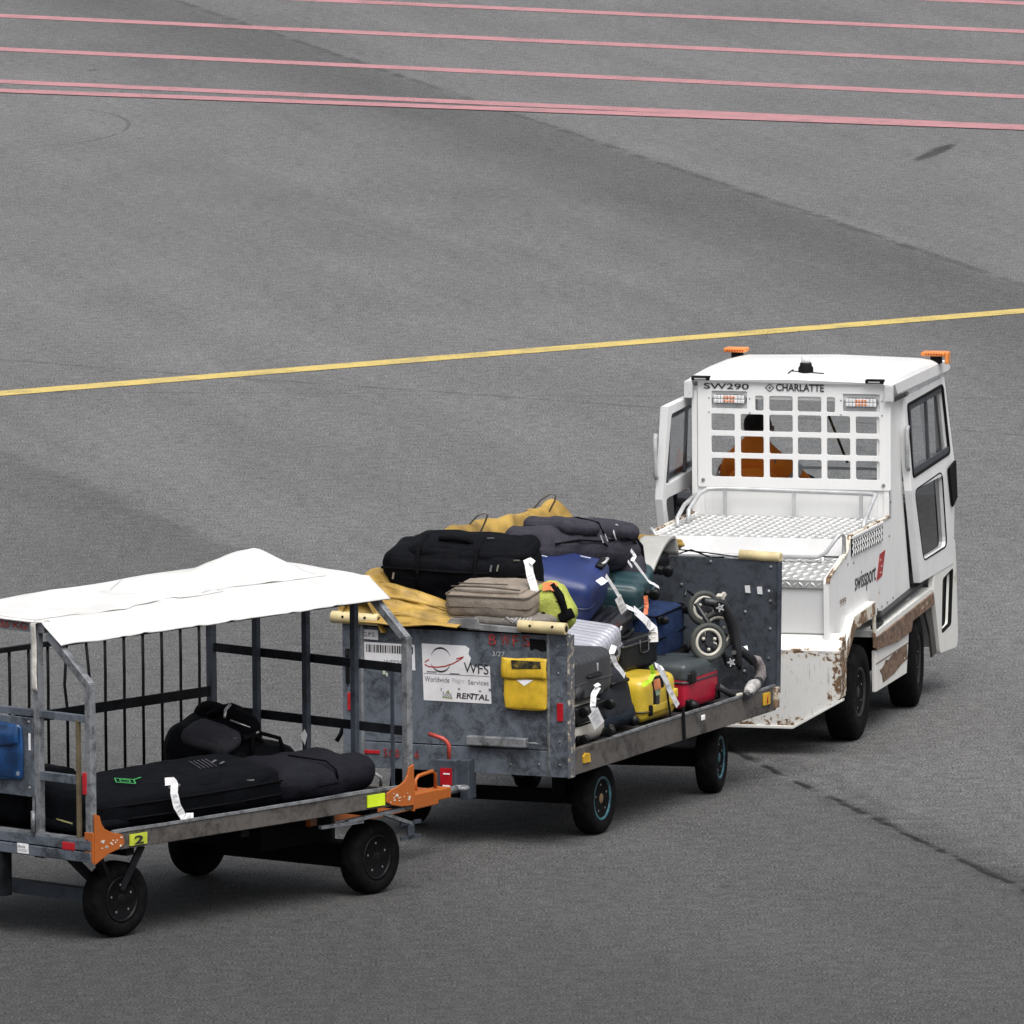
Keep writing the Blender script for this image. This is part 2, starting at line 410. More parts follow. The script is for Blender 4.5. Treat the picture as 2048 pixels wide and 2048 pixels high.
def seam(p, q, wd, k, wob=.12, wsc=1.3, ends=None, nobreak=False):
    d = t.m('ABSOLUTE', dist(p, q, wob, wsc)); m_ = t.m('SUBTRACT', 1.0, t.ss(d, wd * .4, wd))
    if ends is not None:
        a = lin(p, q)[3]; v = t.m('ADD', t.m('MULTIPLY', X[0], a.x), t.m('MULTIPLY', X[1], a.y)); s0 = a.x * p[0] + a.y * p[1]; s1 = a.x * q[0] + a.y * q[1]
        m_ = t.m('MULTIPLY', m_, t.m('MULTIPLY', t.ss(v, s0 - ends, s0 + ends), t.m('SUBTRACT', 1.0, t.ss(v, s1 - ends, s1 + ends))))
    brk = t.ss(t.noise(co, 2.6, 3, .6), .34, .55)
    darker(m_ if nobreak else t.m('MULTIPLY', m_, brk), k)
seam((-3.45, 57.19), (4.09, 27.09), .07, .38)
seam((1.18, .55), (2.9, -6.0), .030, .75, .11, 3.2, ends=.25)
seam((1.20, .52), (2.92, -6.0), .035, .55, .16, 1.6, ends=.3)
seam((1.30, .45), (2.98, -5.9), .26, .24, .30, 1.2, ends=.6)
seam((-3.86, 22.06), (3.65, 16.46), .05, .32, .3, .6)
seam((-1.2, 19.5), (.9, 19.2), .04, .3, .2)
lb = t.m('MULTIPLY', dist((-3.63, 16.25), (-1.73, 10.05), .5, .9), -1.0)
darker(t.m('MULTIPLY', t.ss(lb, 0, .12), t.m('SUBTRACT', 1.0, t.ss(lb, .1, 2.6))), .21)
nb = t.m('MULTIPLY', dist((-3.0, 9.5), (3.2, -.5), 1.4, .3), -1.0)   # vignette-like fall-off painted into the asphalt colour, darker towards the foreground
darker(t.m('MULTIPLY', t.ss(nb, -3.5, 9.0), t.m('ADD', .8, t.m('MULTIPLY', streak, .4))), .60)
# oil spill and curved scuff
def blob(cx, cy, ax, ay, rot, k, soft=.5):
    u = t.m('ADD', t.m('MULTIPLY', t.m('SUBTRACT', X[0], cx), cos(rot)), t.m('MULTIPLY', t.m('SUBTRACT', X[1], cy), sin(rot)))
    v = t.m('SUBTRACT', t.m('MULTIPLY', t.m('SUBTRACT', X[1], cy), cos(rot)), t.m('MULTIPLY', t.m('SUBTRACT', X[0], cx), sin(rot)))
    d = t.m('SQRT', t.m('ADD', t.m('POWER', t.m('DIVIDE', u, ax), 2.0), t.m('POWER', t.m('DIVIDE', v, ay), 2.0)))
    d = t.m('ADD', d, t.m('MULTIPLY', t.m('SUBTRACT', t.noise(co, 6, 3), .5), 1.0))
    darker(t.m('SUBTRACT', 1.0, t.ss(d, 1 - soft, 1 + soft * .3)), k)
blob(3.80, 38.95, .95, .085, radians(77), .62, .4)
blob(3.86, 39.3, .35, .10, radians(80), .3, .4)
blob(-4.02, 48.5, .15, .03, radians(70), .7)
def ring(cx, cy, ax, ay, wd, k):
    d = t.m('SQRT', t.m('ADD', t.m('POWER', t.m('DIVIDE', t.m('SUBTRACT', X[0], cx), ax), 2.0), t.m('POWER', t.m('DIVIDE', t.m('SUBTRACT', X[1], cy), ay), 2.0)))
    sel = t.m('MULTIPLY', t.ss(X[0], cx + ax * .1, cx + ax * .6), t.ss(t.noise(co, 1.4, 3), .35, .5))
    darker(t.m('MULTIPLY', t.m('SUBTRACT', 1.0, t.ss(t.m('ABSOLUTE', t.m('SUBTRACT', d, 1.0)), wd * .3, wd)), sel), k)
ring(-4.35, 42.3, .86, 2.0, .03, .4)
colr = t.n.new('ShaderNodeMix'); colr.data_type = 'RGBA'; colr.blend_type = 'MULTIPLY'; colr.inputs[0].default_value = 1
colr.inputs[6].default_value = (.118, .118, .1185, 1)
cmb = t.n.new('ShaderNodeCombineXYZ')
for i in range(3): t.l.new(tone, cmb.inputs[i])
t.l.new(cmb.outputs[0], colr.inputs[7])
t.l.new(colr.outputs[2], bs.inputs['Base Color']); bs.inputs['Roughness'].default_value = .85; bs.inputs['Specular IOR Level'].default_value = .3
t.bump(gfine, .5, .01, bs)
tag(MB().add([(-3000, -3000, 0), (3000, -3000, 0), (3000, 3000, 0), (-3000, 3000, 0)], [(0, 1, 2, 3)]).build('ground', gm), 'grey asphalt apron with darker paving lanes and seams', kind='structure')
def paint(name, col, worn=.4):
    m, nt, b = newmat(name); t = NT(nt); co = t.coord()
    n = t.noise(co, 3.0, 8, .7); n2 = t.noise(co, 60, 3, .7)
    base = t.mix(t.ss(t.m('ADD', n, t.m('MULTIPLY', n2, .35)), .62, .82), col, tuple(c * .72 + .03 for c in col))
    base = t.mix(t.m('MULTIPLY', t.ss(t.m('ADD', n2, t.m('MULTIPLY', n, .6)), .86, 1.0), worn), base, (.12, .12, .12))
    t.l.new(base, b.inputs['Base Color']); b.inputs['Roughness'].default_value = .8; b.inputs['Specular IOR Level'].default_value = .2
    wr_ = t.ss(t.m('ADD', t.noise(co, 45, 3, .75), t.m('MULTIPLY', t.noise(co, 1.3, 5, .65), .5)), .86, .93)   # paint worn through to the asphalt
    t.l.new(t.m('SUBTRACT', 1.0, wr_), b.inputs['Alpha'])
    return m
PINK = paint('faded_red_road_paint', (.40, .20, .215)); YELL = paint('yellow_road_paint', (.53, .41, .135), .5)
def strip(name, p, q, wd, mat, label, ext=60, z=.004):
    p = Vector((*p, z)); q = Vector((*q, z)); d = (q - p).normalized(); n = Vector((-d.y, d.x, 0)) * wd / 2
    L = (q - p).length; N = 60; a = p - d * ext; tot = L + 2 * ext; vs = []; fs = []
    for i in range(N + 1):
        c = a + d * tot * i / N; vs += [c - n, c + n]
        if i: fs.append((2 * i - 2, 2 * i - 1, 2 * i + 1, 2 * i))
    return tag(MB().add(vs, fs).build(name, mat), label, kind='structure')
RW = .36
for p, q, z in (((-5.18, 55.27), (4.98, 48.39), .004), ((-5.02, 51.07), (4.82, 44.61), .004), ((-4.87, 47.25), (4.69, 41.4), .004), ((-4.82, 46.17), (4.68, 41.23), .008), ((-2.02, 57.04), (5.14, 52.21), .004), ((4.48, 56.37), (5.29, 55.8), .004)):
    strip('red_line', p, q, RW, PINK, 'faded red line painted across the apron', 30, z)
strip('yellow_line', (-3.77, 19.70), (4.01, 25.06), .29, YELL, 'yellow guide line painted across the apron', 40)

# ================================================================== WHEELS
def wheel(parent, c, r, wdt, side, rim, steer=0.0, hubmat=None, nb=5, rimr=.52, teeth=False):
    """side -1: outer face towards -y"""
    o = MB(); h = wdt / 2
    prof = [(-h * .75, rimr * r), (-h * .97, rimr * r * 1.12), (-h, r * .80), (-h * .86, r * .95), (-h * .55, r), (h * .55, r), (h * .86, r * .95), (h, r * .80), (h * .97, rimr * r * 1.12), (h * .75, rimr * r)]
    o.lathe(prof, (0, 0, 0), 'y', 40)
    for k in range(26 if teeth else 0):
        a = 2 * pi * k / 26
        for s_ in (-1, 1):
            aa = a + s_ * .05
            p0 = Vector((cos(aa) * r * .995, s_ * h * .08, sin(aa) * r * .995)); p1 = Vector((cos(aa + .06) * r * .985, s_ * h * .72, sin(aa + .06) * r * .985))
            o.bar(p0, p1, r * .05, .006, (cos(aa), 0, sin(aa)))
    tyre = o.build('wheel', RUBBER, parent, loc=c); tyre.rotation_euler = (0, 0, steer)
    s_ = side; R = rimr * r
    m = MB().lathe([(s_ * h * .30, R * .86), (s_ * h * .18, R * .80), (s_ * h * .18, R * .55), (s_ * h * .36, R * .46), (s_ * h * .36, R * .28), (s_ * h * .2, R * .27)], (0, 0, 0), 'y', 32)
    rm = m.build('rim', rim if rim is not RIMT else RIMDK, tyre)
    m = MB().lathe([(s_ * h * .78, R * 1.03), (s_ * h * .88, R * 1.03), (s_ * h * .88, R * .93), (s_ * h * .55, R * .88), (s_ * h * .22, R * .84), (s_ * h * .16, R * .78), (s_ * h * .10, R * .80), (s_ * h * .5, R * .97)], (0, 0, 0), 'y', 32)
    del m.f[-2:], m.sm[-2:]
    m.build('rim_flange', rim, tyre)
    hb = MB().lathe([(s_ * h * .3, R * .30), (s_ * h * .72, R * .27), (s_ * h * .78, R * .2), (s_ * h * .8, R * .05)], (0, 0, 0), 'y', 16)
    hb.build('hub', hubmat or RIMG, tyre)
    for k in range(nb):
        bl = MB(); a = 2 * pi * k / nb + .4; bl.lathe([(s_ * h * .15, .0105), (s_ * h * .72, .0105), (s_ * h * .76, .005)], (cos(a) * R * .64, 0, sin(a) * R * .64), 'y', 8, False)
        bl.build('wheel_nut', CHROME, tyre)
    return tyre

# ================================================================== TUG
TM = pose(2.04172, 0.62946, 15.0)
tug = thing('baggage_tractor', 'white baggage tractor with scraped rusty bumper and cab grille, heading the train', 'tractor', TM)
W = 1.27
# dark underframe
m = MB(); m.box(-.35, 1.95, .24, 1.06, .24, .60); m.box(-.60, -.30, .12, 1.16, .35, .60); m.box(-.05, .05, .1, 1.2, .22, .34); m.box(1.45, 1.55, .1, 1.2, .22, .34)
m.build('underframe', BLACKM, tug)
m = MB(); m.box(-.42, .42, .17, .20, .42, .70); m.box(1.15, 1.85, .17, .20, .35, .66); m.box(-.42, .42, 1.08, 1.11, .42, .70)
m.box(-.42, .40, .20, 1.10, .60, .66); m.build('wheel_well', BLACKM, tug)
# bumper plate with chamfered lower corners
m = MB(); m.prism([(-.05, .62), (-.05, .335), (.235, .172), (1.035, .172), (1.32, .335), (1.32, .62)], 'x', -.75, -.70)
bp = m.build('rear_bumper', BUMPW, tug, .004)
m = MB(); m.prism([(-.062, .325), (.232, .158), (1.04, .158), (1.332, .325), (1.332, .341), (1.035, .176), (.236, .176), (-.062, .341)], 'x', -.762, -.695)
m.build('bumper_lip', WORN, tug, .003)
m = MB(); m.prism([(-.75, .621), (-.60, .70), (-.57, .70), (-.57, .60), (-.75, .60)], 'y', -.045, 1.315); m.build('bumper_top', rusty('ledge_paint', (.74, .74, .72), amt=.05, scale=7, grime=.4, rect=((1, -.05, 1.32), (0, -.75, -.3)), edge=.02), tug, .004)
m = MB(); m.box(-.70, -.62, -.05, -.02, .345, .62); m.box(-.60, -.53, -.03, .02, .33, .61); m.box(-.62, -.60, -.03, .15, .36, .60); m.build('bumper_return', RUSTW, tug, .003)
m = MB()
for k in range(3): m.box(-.695 + k * .03, -.68 + k * .03, .25, .95, .19 + .045 * k, .215 + .045 * k)
m.build('underbody_ribs', RUSTW, tug)
# tow pin bracket
m = MB(); m.box(-.86, -.76, .52, .78, .36, .39); m.box(-.86, -.76, .52, .78, .46, .49); m.box(-.86, -.76, .52, .55, .39, .46); m.box(-.86, -.76, .75, .78, .39, .46); m.build('hitch_bracket', DARKST, tug, .003)
# engine housing
prof = [(-.62, .70), (-.645, .97), (-.635, 1.005), (-.16, 1.085), (-.14, 1.12), (-.12, 1.185), (.90, 1.185), (.90, .70)]
m = MB(); m.prism(prof, 'y', .07, 1.20); m.build('engine_housing', rusty('housing_paint', (.66, .665, .67), amt=.03, scale=6, grime=.2), tug, .006)
sidem = rusty('side_panel_paint', (.74, .74, .735), amt=.10, scale=3.5, grime=.45)
sp = [(-.66, .66), (-.67, 1.0), (-.655, 1.03), (-.20, 1.125), (-.13, 1.21), (.86, 1.21), (.86, 1.94), (1.20, 1.94), (1.215, 1.33), (1.40, .72), (1.40, .66)]
m = MB(); m.prism(sp, 'y', .035, .068); m.build('side_panel', sidem, tug, .003)
m = MB(); m.prism(sp, 'y', 1.202, 1.235); m.build('side_panel', sidem, tug, .003)
# rusty rim that follows the housing's stepped edge
for y in (.04, 1.23):
    m = MB()
    for a, b in zip(sp[1:5], sp[2:6]): m.bar((a[0], y, a[1] + .004), (b[0], y, b[1] + .004), .022, .012)
    m.build('edge_trim', RUSTW, tug)
# chequer plates: base sheet and raised lozenges
def chequer(mb, P0, U, V, nu, nv, pitch, h=.0026):
    U = Vector(U).normalized(); V = Vector(V).normalized(); N = U.cross(V); P0 = Vector(P0)
    for i in range(nu):
        for j in range(nv):
            c = P0 + U * (i + .5) * pitch + V * (j + .5) * pitch
            s_ = 1 if (i + j) % 2 else -1
            a = (U + V * s_).normalized(); b = N.cross(a)
            L, Wd = pitch * .56, pitch * .20
            vs = [c - a * L, c + b * Wd, c + a * L, c - b * Wd, c - a * L * .35 + N * h, c + a * L * .35 + N * h]
            mb.add(vs, [(0, 3, 4), (0, 4, 1), (1, 4, 5, ), (1, 5, 2), (2, 5, 3), (3, 5, 4)])
m = MB(); m.box(-.15, .86, .045, 1.225, 1.186, 1.20); m.build('upper_deck', PLATE, tug, .002)
m = MB(); chequer(m, (-.145, .05, 1.2), (1, 0, 0), (0, 1, 0), 20, 23, .0505, .007); m.build('deck_tread', TREAD, tug)
m = MB(); m.prism([(-.165, 1.10), (-.15, 1.20), (-.14, 1.20), (-.155, 1.10)], 'y', .045, 1.225); m.build('deck_lip', WHITEC, tug)
m = MB(); m.box(-.175, -.16, .05, 1.22, 1.088, 1.098); m.build('deck_seal', BLACKM, tug)
m = MB(); m.prism([(-.652, 1.008), (-.16, 1.090), (-.16, 1.095), (-.655, 1.015)], 'y', .068, 1.20); m.prism([(-.659, .972), (-.647, .972), (-.645, 1.008), (-.657, 1.012)], 'y', .068, 1.20); m.build('lower_deck', PLATE, tug)
sl = Vector((.49, 0, .082)).normalized()
m = MB(); chequer(m, (-.645, .075, 1.0165), sl, (0, 1, 0), 9, 22, .0505, .007); chequer(m, (-.6595, .075, .974), (0, 1, 0), (0, 0, 1), 30, 1, .0365, -.004); m.build('deck_tread', TREAD, tug)
# side mesh grille by the deck
m = MB(); m.box(-.11, .66, .026, .034, 1.095, 1.205); m.build('grille_backing', BLACKM, tug)
m = MB(); nx = 13; dx = .77 / nx
for k in range(nx):
    x = -.11 + dx * k
    for (za, zb) in ((1.095, 1.132), (1.132, 1.169), (1.169, 1.205)):
        m.bar((x, .024, za), (x + dx / 2, .024, zb), .006, .004, (0, 1, 0)); m.bar((x + dx / 2, .024, zb), (x + dx, .024, za), .006, .004, (0, 1, 0))
m.box(-.115, .665, .020, .035, 1.198, 1.210); m.build('side_grille', WHITE, tug)
# handrails
rr = .0135
m = MB(); m.tube([(.38, 1.14, 1.2), (.42, 1.145, 1.28), (.70, 1.15, 1.345), (.79, 1.12, 1.365), (.80, 1.02, 1.368), (.80, .60, 1.362), (.80, .14, 1.355), (.775, .095, 1.35), (.66, .085, 1.33), (.40, .065, 1.26), (.32, .06, 1.235), (.30, .06, 1.2)], rr, 10)
m.tube([(.21, 1.16, 1.2), (.26, 1.175, 1.25), (.45, 1.18, 1.305), (.70, 1.17, 1.34)], rr, 8)
for y in (1.02, .60, .19): m.bar((.80, y, 1.2), (.80, y, 1.36), .02, .02)
m.build('deck_rail', ALU, tug)
def lowrail(y, sg):
    m = MB(); m.tube([(-.3, y + sg * .62, 1.105), (-.3, y + sg * .14, 1.108), (-.3, y + sg * .09, 1.135), (-.28, y + sg * .02, 1.235), (-.26, y + sg * .003, 1.245), (-.24, y - sg * .005, 1.225), (-.24, y - sg * .005, 1.09)], .012, 10)
    m.tube([(-.3, y + sg * .11, 1.11), (-.3, y + sg * .11, 1.04)], .012, 8); m.build('step_rail', ALU, tug)
lowrail(.05, 1); lowrail(1.20, -1)
# ---- cab
cabw = rusty('cab_paint', (.76, .765, .765), amt=.0, scale=4, grime=.18)
y0, y1 = .035, 1.235
def gy(px): return 1.115 - (px - 415) * (1.025 / 1005)     # columns measured on the guard plate (offset from its left side)
holes = []
colsx = [(415, 558), (590, 731), (762, 905), (932, 1076), (1106, 1248), (1278, 1422)]
rowsz = [(.508, .600), (.640, .735), (.775, .870)]
U = (0, -1, 0); V = (0, 0, 1); ORG = (.86, 1.235, 0)
def hx(px): return 1.235 - gy(px)
zr = [(1.809, 1.705), (1.677, 1.573), (1.544, 1.430)]
for a, b in colsx:
    for zt, zb in zr: holes.append(rrect(hx(a), hx(b), zb, zt, .012))
for a, b in ((678, 731), (762, 905), (932, 1076), (1106, 1158)): holes.append(rrect(hx(a), hx(b), 1.828, 1.920, .012))
holes.append(rrect(hx(418), hx(632), 1.838, 1.944, .004)); holes.append(rrect(hx(1203), hx(1424), 1.836, 1.942, .004))
guard = plate('rear_guard', rrect(.04, 1.212, 1.37, 2.0, .01), holes, ORG, U, V, .008, cabw, tug, .0015)
# cab shell: rear posts, lower rear wall, floor, front frame
m = MB(); m.box(.87, .93, y0 - .0, y0 + .075, 1.19, 1.97); m.box(.87, .93, y1 - .075, y1, 1.19, 1.97); m.box(.87, .93, y0 + .075, y1 - .075, 1.19, 1.40); m.box(.87, .93, y0 + .075, y1 - .075, 1.895, 1.97)
m.build('cab_rear_frame', cabw, tug, .004)
m = MB(); m.box(.93, 2.30, .08, 1.19, .60, .63); m.box(.93, .96, .08, 1.19, .63, 1.19); m.build('cab_floor', simple('cab_floor_grey', (.30, .30, .30), .6), tug)
m = MB()
for y in (y0, y1 - .05): m.bar((2.30, y + .025, .75), (2.36, y + .025, 1.32), .05, .06); m.bar((2.36, y + .025, 1.32), (2.25, y + .025, 1.93), .05, .05)
m.bar((2.36, .06, 1.15), (2.36, 1.21, 1.15), .05, .05); m.bar((2.36, .06, 1.32), (2.36, 1.21, 1.32), .02, .02); m.bar((2.25, .06, 1.90), (2.25, 1.21, 1.90), .05, .06)
m.box(2.30, 2.38, y0 + .05, y1 - .05, .62, 1.15)
m.build('front_frame', cabw, tug, .004)
m = MB(); m.add([(2.35, .09, 1.17), (2.35, 1.18, 1.17), (2.25, 1.18, 1.88), (2.25, .09, 1.88)], [(0, 1, 2, 3)]); m.build('windscreen', GLASS, tug)
m = MB(); m.add([(.90, .11, 1.40), (.90, 1.16, 1.40), (.90, 1.16, 1.895), (.90, .11, 1.895)], [(0, 1, 2, 3)]); m.build('rear_window', GLASS, tug)
m = MB(); m.bar((2.235, .79, 1.80), (2.30, .63, 1.36), .018, .014); m.bar((2.23, .80, 1.81), (2.23, 1.0, 1.83), .03, .05); m.build('wiper', BLACKM, tug)
m = MB(); m.box(2.0, 2.30, .12, 1.15, 1.12, 1.16); m.box(2.05, 2.30, .12, 1.15, .85, 1.12); m.build('dashboard', simple('dashboard', (.16, .16, .165), .6), tug, .01)
m = MB(); m.box(1.15, 1.55, .12, .58, 1.0, 1.10); m.box(1.15, 1.25, .12, .58, 1.10, 1.26); m.box(1.15, 1.60, .66, 1.14, 1.0, 1.08); m.build('seat', SEAT, tug, .02)
m = MB(); pts = [(1.93 + .18 * .35 * cos(a), .92 + .18 * sin(a), 1.27 + .18 * .35 * cos(a) * .9) for a in [2 * pi * k / 24 for k in range(24)]]; m.tube(pts, .013, 8, True); m.bar((1.93, .74, 1.27), (1.93, 1.10, 1.27), .02, .012); m.tube([(1.93, .92, 1.27), (2.1, .92, 1.1)], .02)
m.tube([(1.75, .80, 1.28), (1.80, .62, 1.295), (1.9, .35, 1.30), (2.0, .10, 1.315)], [.012, .016, .016, .010], 8); m.build('steering_gear', BLACKM, tug)
# roof: pressed panel, arched front to back
prf = [(.835, 2.000), (.825, 2.010), (.85, 2.026), (1.0, 2.040), (1.3, 2.048), (1.7, 2.046), (2.05, 2.032), (2.26, 2.000), (2.345, 1.95), (2.30, 1.935), (.95, 1.935), (.88, 2.0)]
def roof_fn(u, v):
    n = 26; y = .0 + W * v; e = min(v, 1 - v) * W
    return None
m = MB(); NX = len(prf)
ysec = [0.0, .012, .04, .09, .635, 1.18, 1.23, 1.258, 1.27]; drop = [.05, .022, .008, 0, -.012, 0, .008, .022, .05]
vs = []; fs = []
for y, d in zip(ysec, drop):
    for (x, z) in prf: vs.append((x, y, z if z < 2.001 else max(2.001, z - d)))
for i in range(len(ysec) - 1):
    for k in range(NX): fs.append((i * NX + k, i * NX + (k + 1) % NX, (i + 1) * NX + (k + 1) % NX, (i + 1) * NX + k))
fs += [tuple(range(NX)), tuple(range((len(ysec) - 1) * NX, len(ysec) * NX))[::-1]]
m.add(vs, fs, False); m.build('roof', simple('roof_white', (.80, .80, .80), .35, var=.02, coat=.2), tug, .008)
for ya, yb in ((-.002, .05), (1.22, 1.272)): m = MB(); m.box(.815, .86, ya, yb, 1.90, 2.0); m.build('roof_corner_block', simple('roof_trim', (.60, .61, .62), .45), tug, .006)
for y in (1.17, .11):
    m = MB(); m.box(.812, .862, y - .055, y + .055, 2.008, 2.032); m.build('roof_vent', BLACKM, tug, .003)
    m = MB(); m.box(.808, .813, y - .035, y + .035, 2.014, 2.022); m.build('vent_slot', ALU, tug)
# beacon
m = MB(); m.lathe([(2.03, .045), (2.075, .045), (2.09, .036), (2.105, .034)], (1.0, .57, 0), 'z', 20); bc = m.build('beacon', BLACKM, tug)
m = MB(); m.lathe([(2.105, .030), (2.135, .026), (2.15, .012)], (1.0, .57, 0), 'z', 16); m.build('beacon_lens', simple('clear_lens', (.66, .66, .68), .1, coat=.6), bc)
m = MB(); m.bar((.93, .66, 2.048), (1.05, .66, 2.056), .008, .006); m.bar((.96, .45, 2.048), (1.0, .66, 2.054), .006, .006); m.build('beacon_bracket', DARKST, tug)
# orange corner flashers
for y, sg in ((1.25, 1), (.02, -1)):
    m = MB(); m.box(2.02, 2.09, y - .03, y + .03, 2.0, 2.048); fl = m.build('flasher', BLACKM, tug, .004)
    m = MB(); m.box(2.0, 2.10, y - .065 if sg > 0 else y - .06, y + .075 if sg > 0 else y + .085, 2.048, 2.074)
    if sg < 0: m.box(2.02, 2.09, y - .080, y - .058, 2.0, 2.074)
    m.build('flasher_lens', ORANGEL, fl, .008)
    m = MB()
    for k in range(7): m.box(1.996, 2.001, y - .05 + k * .016, y - .043 + k * .016, 2.056, 2.066)
    m.build('flasher_ribs', REDP, fl)
# rear work lamps set in the guard
for a, b, z in ((418, 632, 1.897), (1203, 1424, 1.892)):
    yc = (gy(a) + gy(b)) / 2; m = MB(); m.box(.872, .88, yc - .125, yc + .125, z - .06, z + .055); rec = m.build('lamp_recess', simple('lamp_recess', (.62, .63, .64), .5), tug)
    m = MB(); m.prism(rrect(yc - .102, yc + .102, z - .031, z + .029, .028, 5), 'x', .848, .872); lm = m.build('work_lamp', simple('lamp_rim', (.20, .20, .21), .3), tug, .002)
    lensm = simple('lamp_lens', (.86, .86, .88), .15, .1, .15, 90, coat=.5)
    m = MB()
    for i in range(9):
        for j in range(2): m.rbox((.006, .019, .022), .003, nint=2, c=(.8455, yc - .084 + i * .021, z - .0135 + j * .025))
    m.build('lamp_lens', lensm, lm)
    m = MB()
    for i in range(4):
        for j in range(2): m.rbox((.006, .014, .016), .003, nint=2, c=(.8425, yc - .028 + i * .018, z - .012 + j * .022))
    m.build('indicator_lens', simple('indicator_lens', (.80, .30, .16), .25, 0, .3, 120), lm)
m = MB()
for y, z in ((1.165, 1.41), (.065, 1.40)): m.lathe([(.848, .010), (.856, .012)], (0, y, z), 'x', 12, False)
for y in (1.127, .878, .322, .072):
    for z in (1.90, 1.815): m.lathe([(.852, .0045), (.857, .0055)], (0, y, z), 'x', 8, False)
m.build('guard_bolts', simple('bolt_grey', (.28, .29, .30), .4, .5), tug)
# sliding doors
GLASSM = glassmat('side_glass', (.85, .88, .90), .08)
def door(y, sx, outs, name_lbl=None, opened=0.0):
    """outs: -1 right side, +1 left side.  sx shifts along the tractor"""
    o = []
    def tilt(x, z): return y + outs * (-.045 * max(0, min(1, (z - 1.33) / .54)) + .01)
    up_ = [(1.17, 1.885), (2.26, 1.895), (2.35, 1.35), (1.20, 1.33)]
    lo_ = [(1.20, 1.33), (2.35, 1.35), (2.30, .765), (1.425, .755)]
    wu = rpoly([(1.265, 1.835), (2.20, 1.855), (2.235, 1.44), (1.255, 1.405)], .03); wlow = rpoly([(1.275, 1.335 - .01), (2.00, 1.355), (2.12, .89), (1.50, .875)], .06)
    # outline in (x,z); two sheets meeting at the belt line
    for nm, outp, hol in (('door', up_, wu), ('door_lower_panel', lo_, wlow)):
        cu_holes = [hol]
        ob = plate(nm, outp, cu_holes, (0, 0, 0), (1, 0, 0), (0, 0, 1), .040, WHITEC, tug if nm == 'door' else o[0], .003)
        for v in ob.data.vertices: v.co = Vector((v.co.x + sx, v.co.y + tilt(v.co.x, v.co.z) - outs * .012, v.co.z))
        o.append(ob)
        g = MB(); g.add([(a + sx, tilt(a, b) - outs * .014, b) for a, b in hol], [tuple(range(len(hol)))]); g.build('door_glass', GLASSD if nm != 'door' else GLASSM, o[0])
        fr = MB(); P_ = [Vector((a + sx, tilt(a, b) + outs * .010, b)) for a, b in hol]; fr.tube(P_, .010 if nm == 'door' else .005, 6, True); fr.build('window_seal', BLACKM, o[0])
    f2 = MB(); f2.bar((1.27 + sx, tilt(1, 1.83), 1.815), (2.20 + sx, tilt(1, 1.83), 1.835), .014, .045); f2.bar((1.27 + sx, tilt(1, 1.42) + outs * .004, 1.425), (2.22 + sx, tilt(1, 1.42) + outs * .004, 1.455), .014, .05)
    f2.bar((1.36 + sx, tilt(1, 1.6), 1.41), (1.36 + sx, tilt(1, 1.82), 1.83), .016, .02); f2.bar((1.78 + sx, tilt(1, 1.6), 1.43), (1.78 + sx, tilt(1, 1.82), 1.84), .016, .03)
    f2.build('window_frame', simple('window_frame', (.05, .055, .065), .5), o[0])
    h = MB(); yy = y + outs * .005
    h.tube([(1.165 + sx, yy, 1.72), (1.145 + sx, yy, 1.70), (1.15 + sx, yy, 1.48), (1.175 + sx, yy, 1.46)], .014, 8); h.build('door_handle', simple('handle_grey', (.36, .37, .38), .4), o[0])
    return o[0]
door(-.005, 0, -1); door(1.345, -.72, 1)
m = MB(); m.prism([(2.12, 1.36), (2.30, 1.39), (2.335, 1.16), (2.22, 1.115)], 'y', -.045, -.03); m.build('side_mirror', BLACKM, tug, .003)
for ya in (y0 + .01, y1 - .035): m = MB(); m.box(1.0, 2.28, ya, ya + .025, 1.885, 1.94); m.build('door_header', cabw, tug, .003)
for q_ in ((.86, 1.20, -.008, .004), (.86, 1.1, 1.268, 1.284)): m = MB(); m.box(*q_, 1.900, 1.925); m.build('door_track', simple('track_black', (.02, .02, .022), .5), tug)
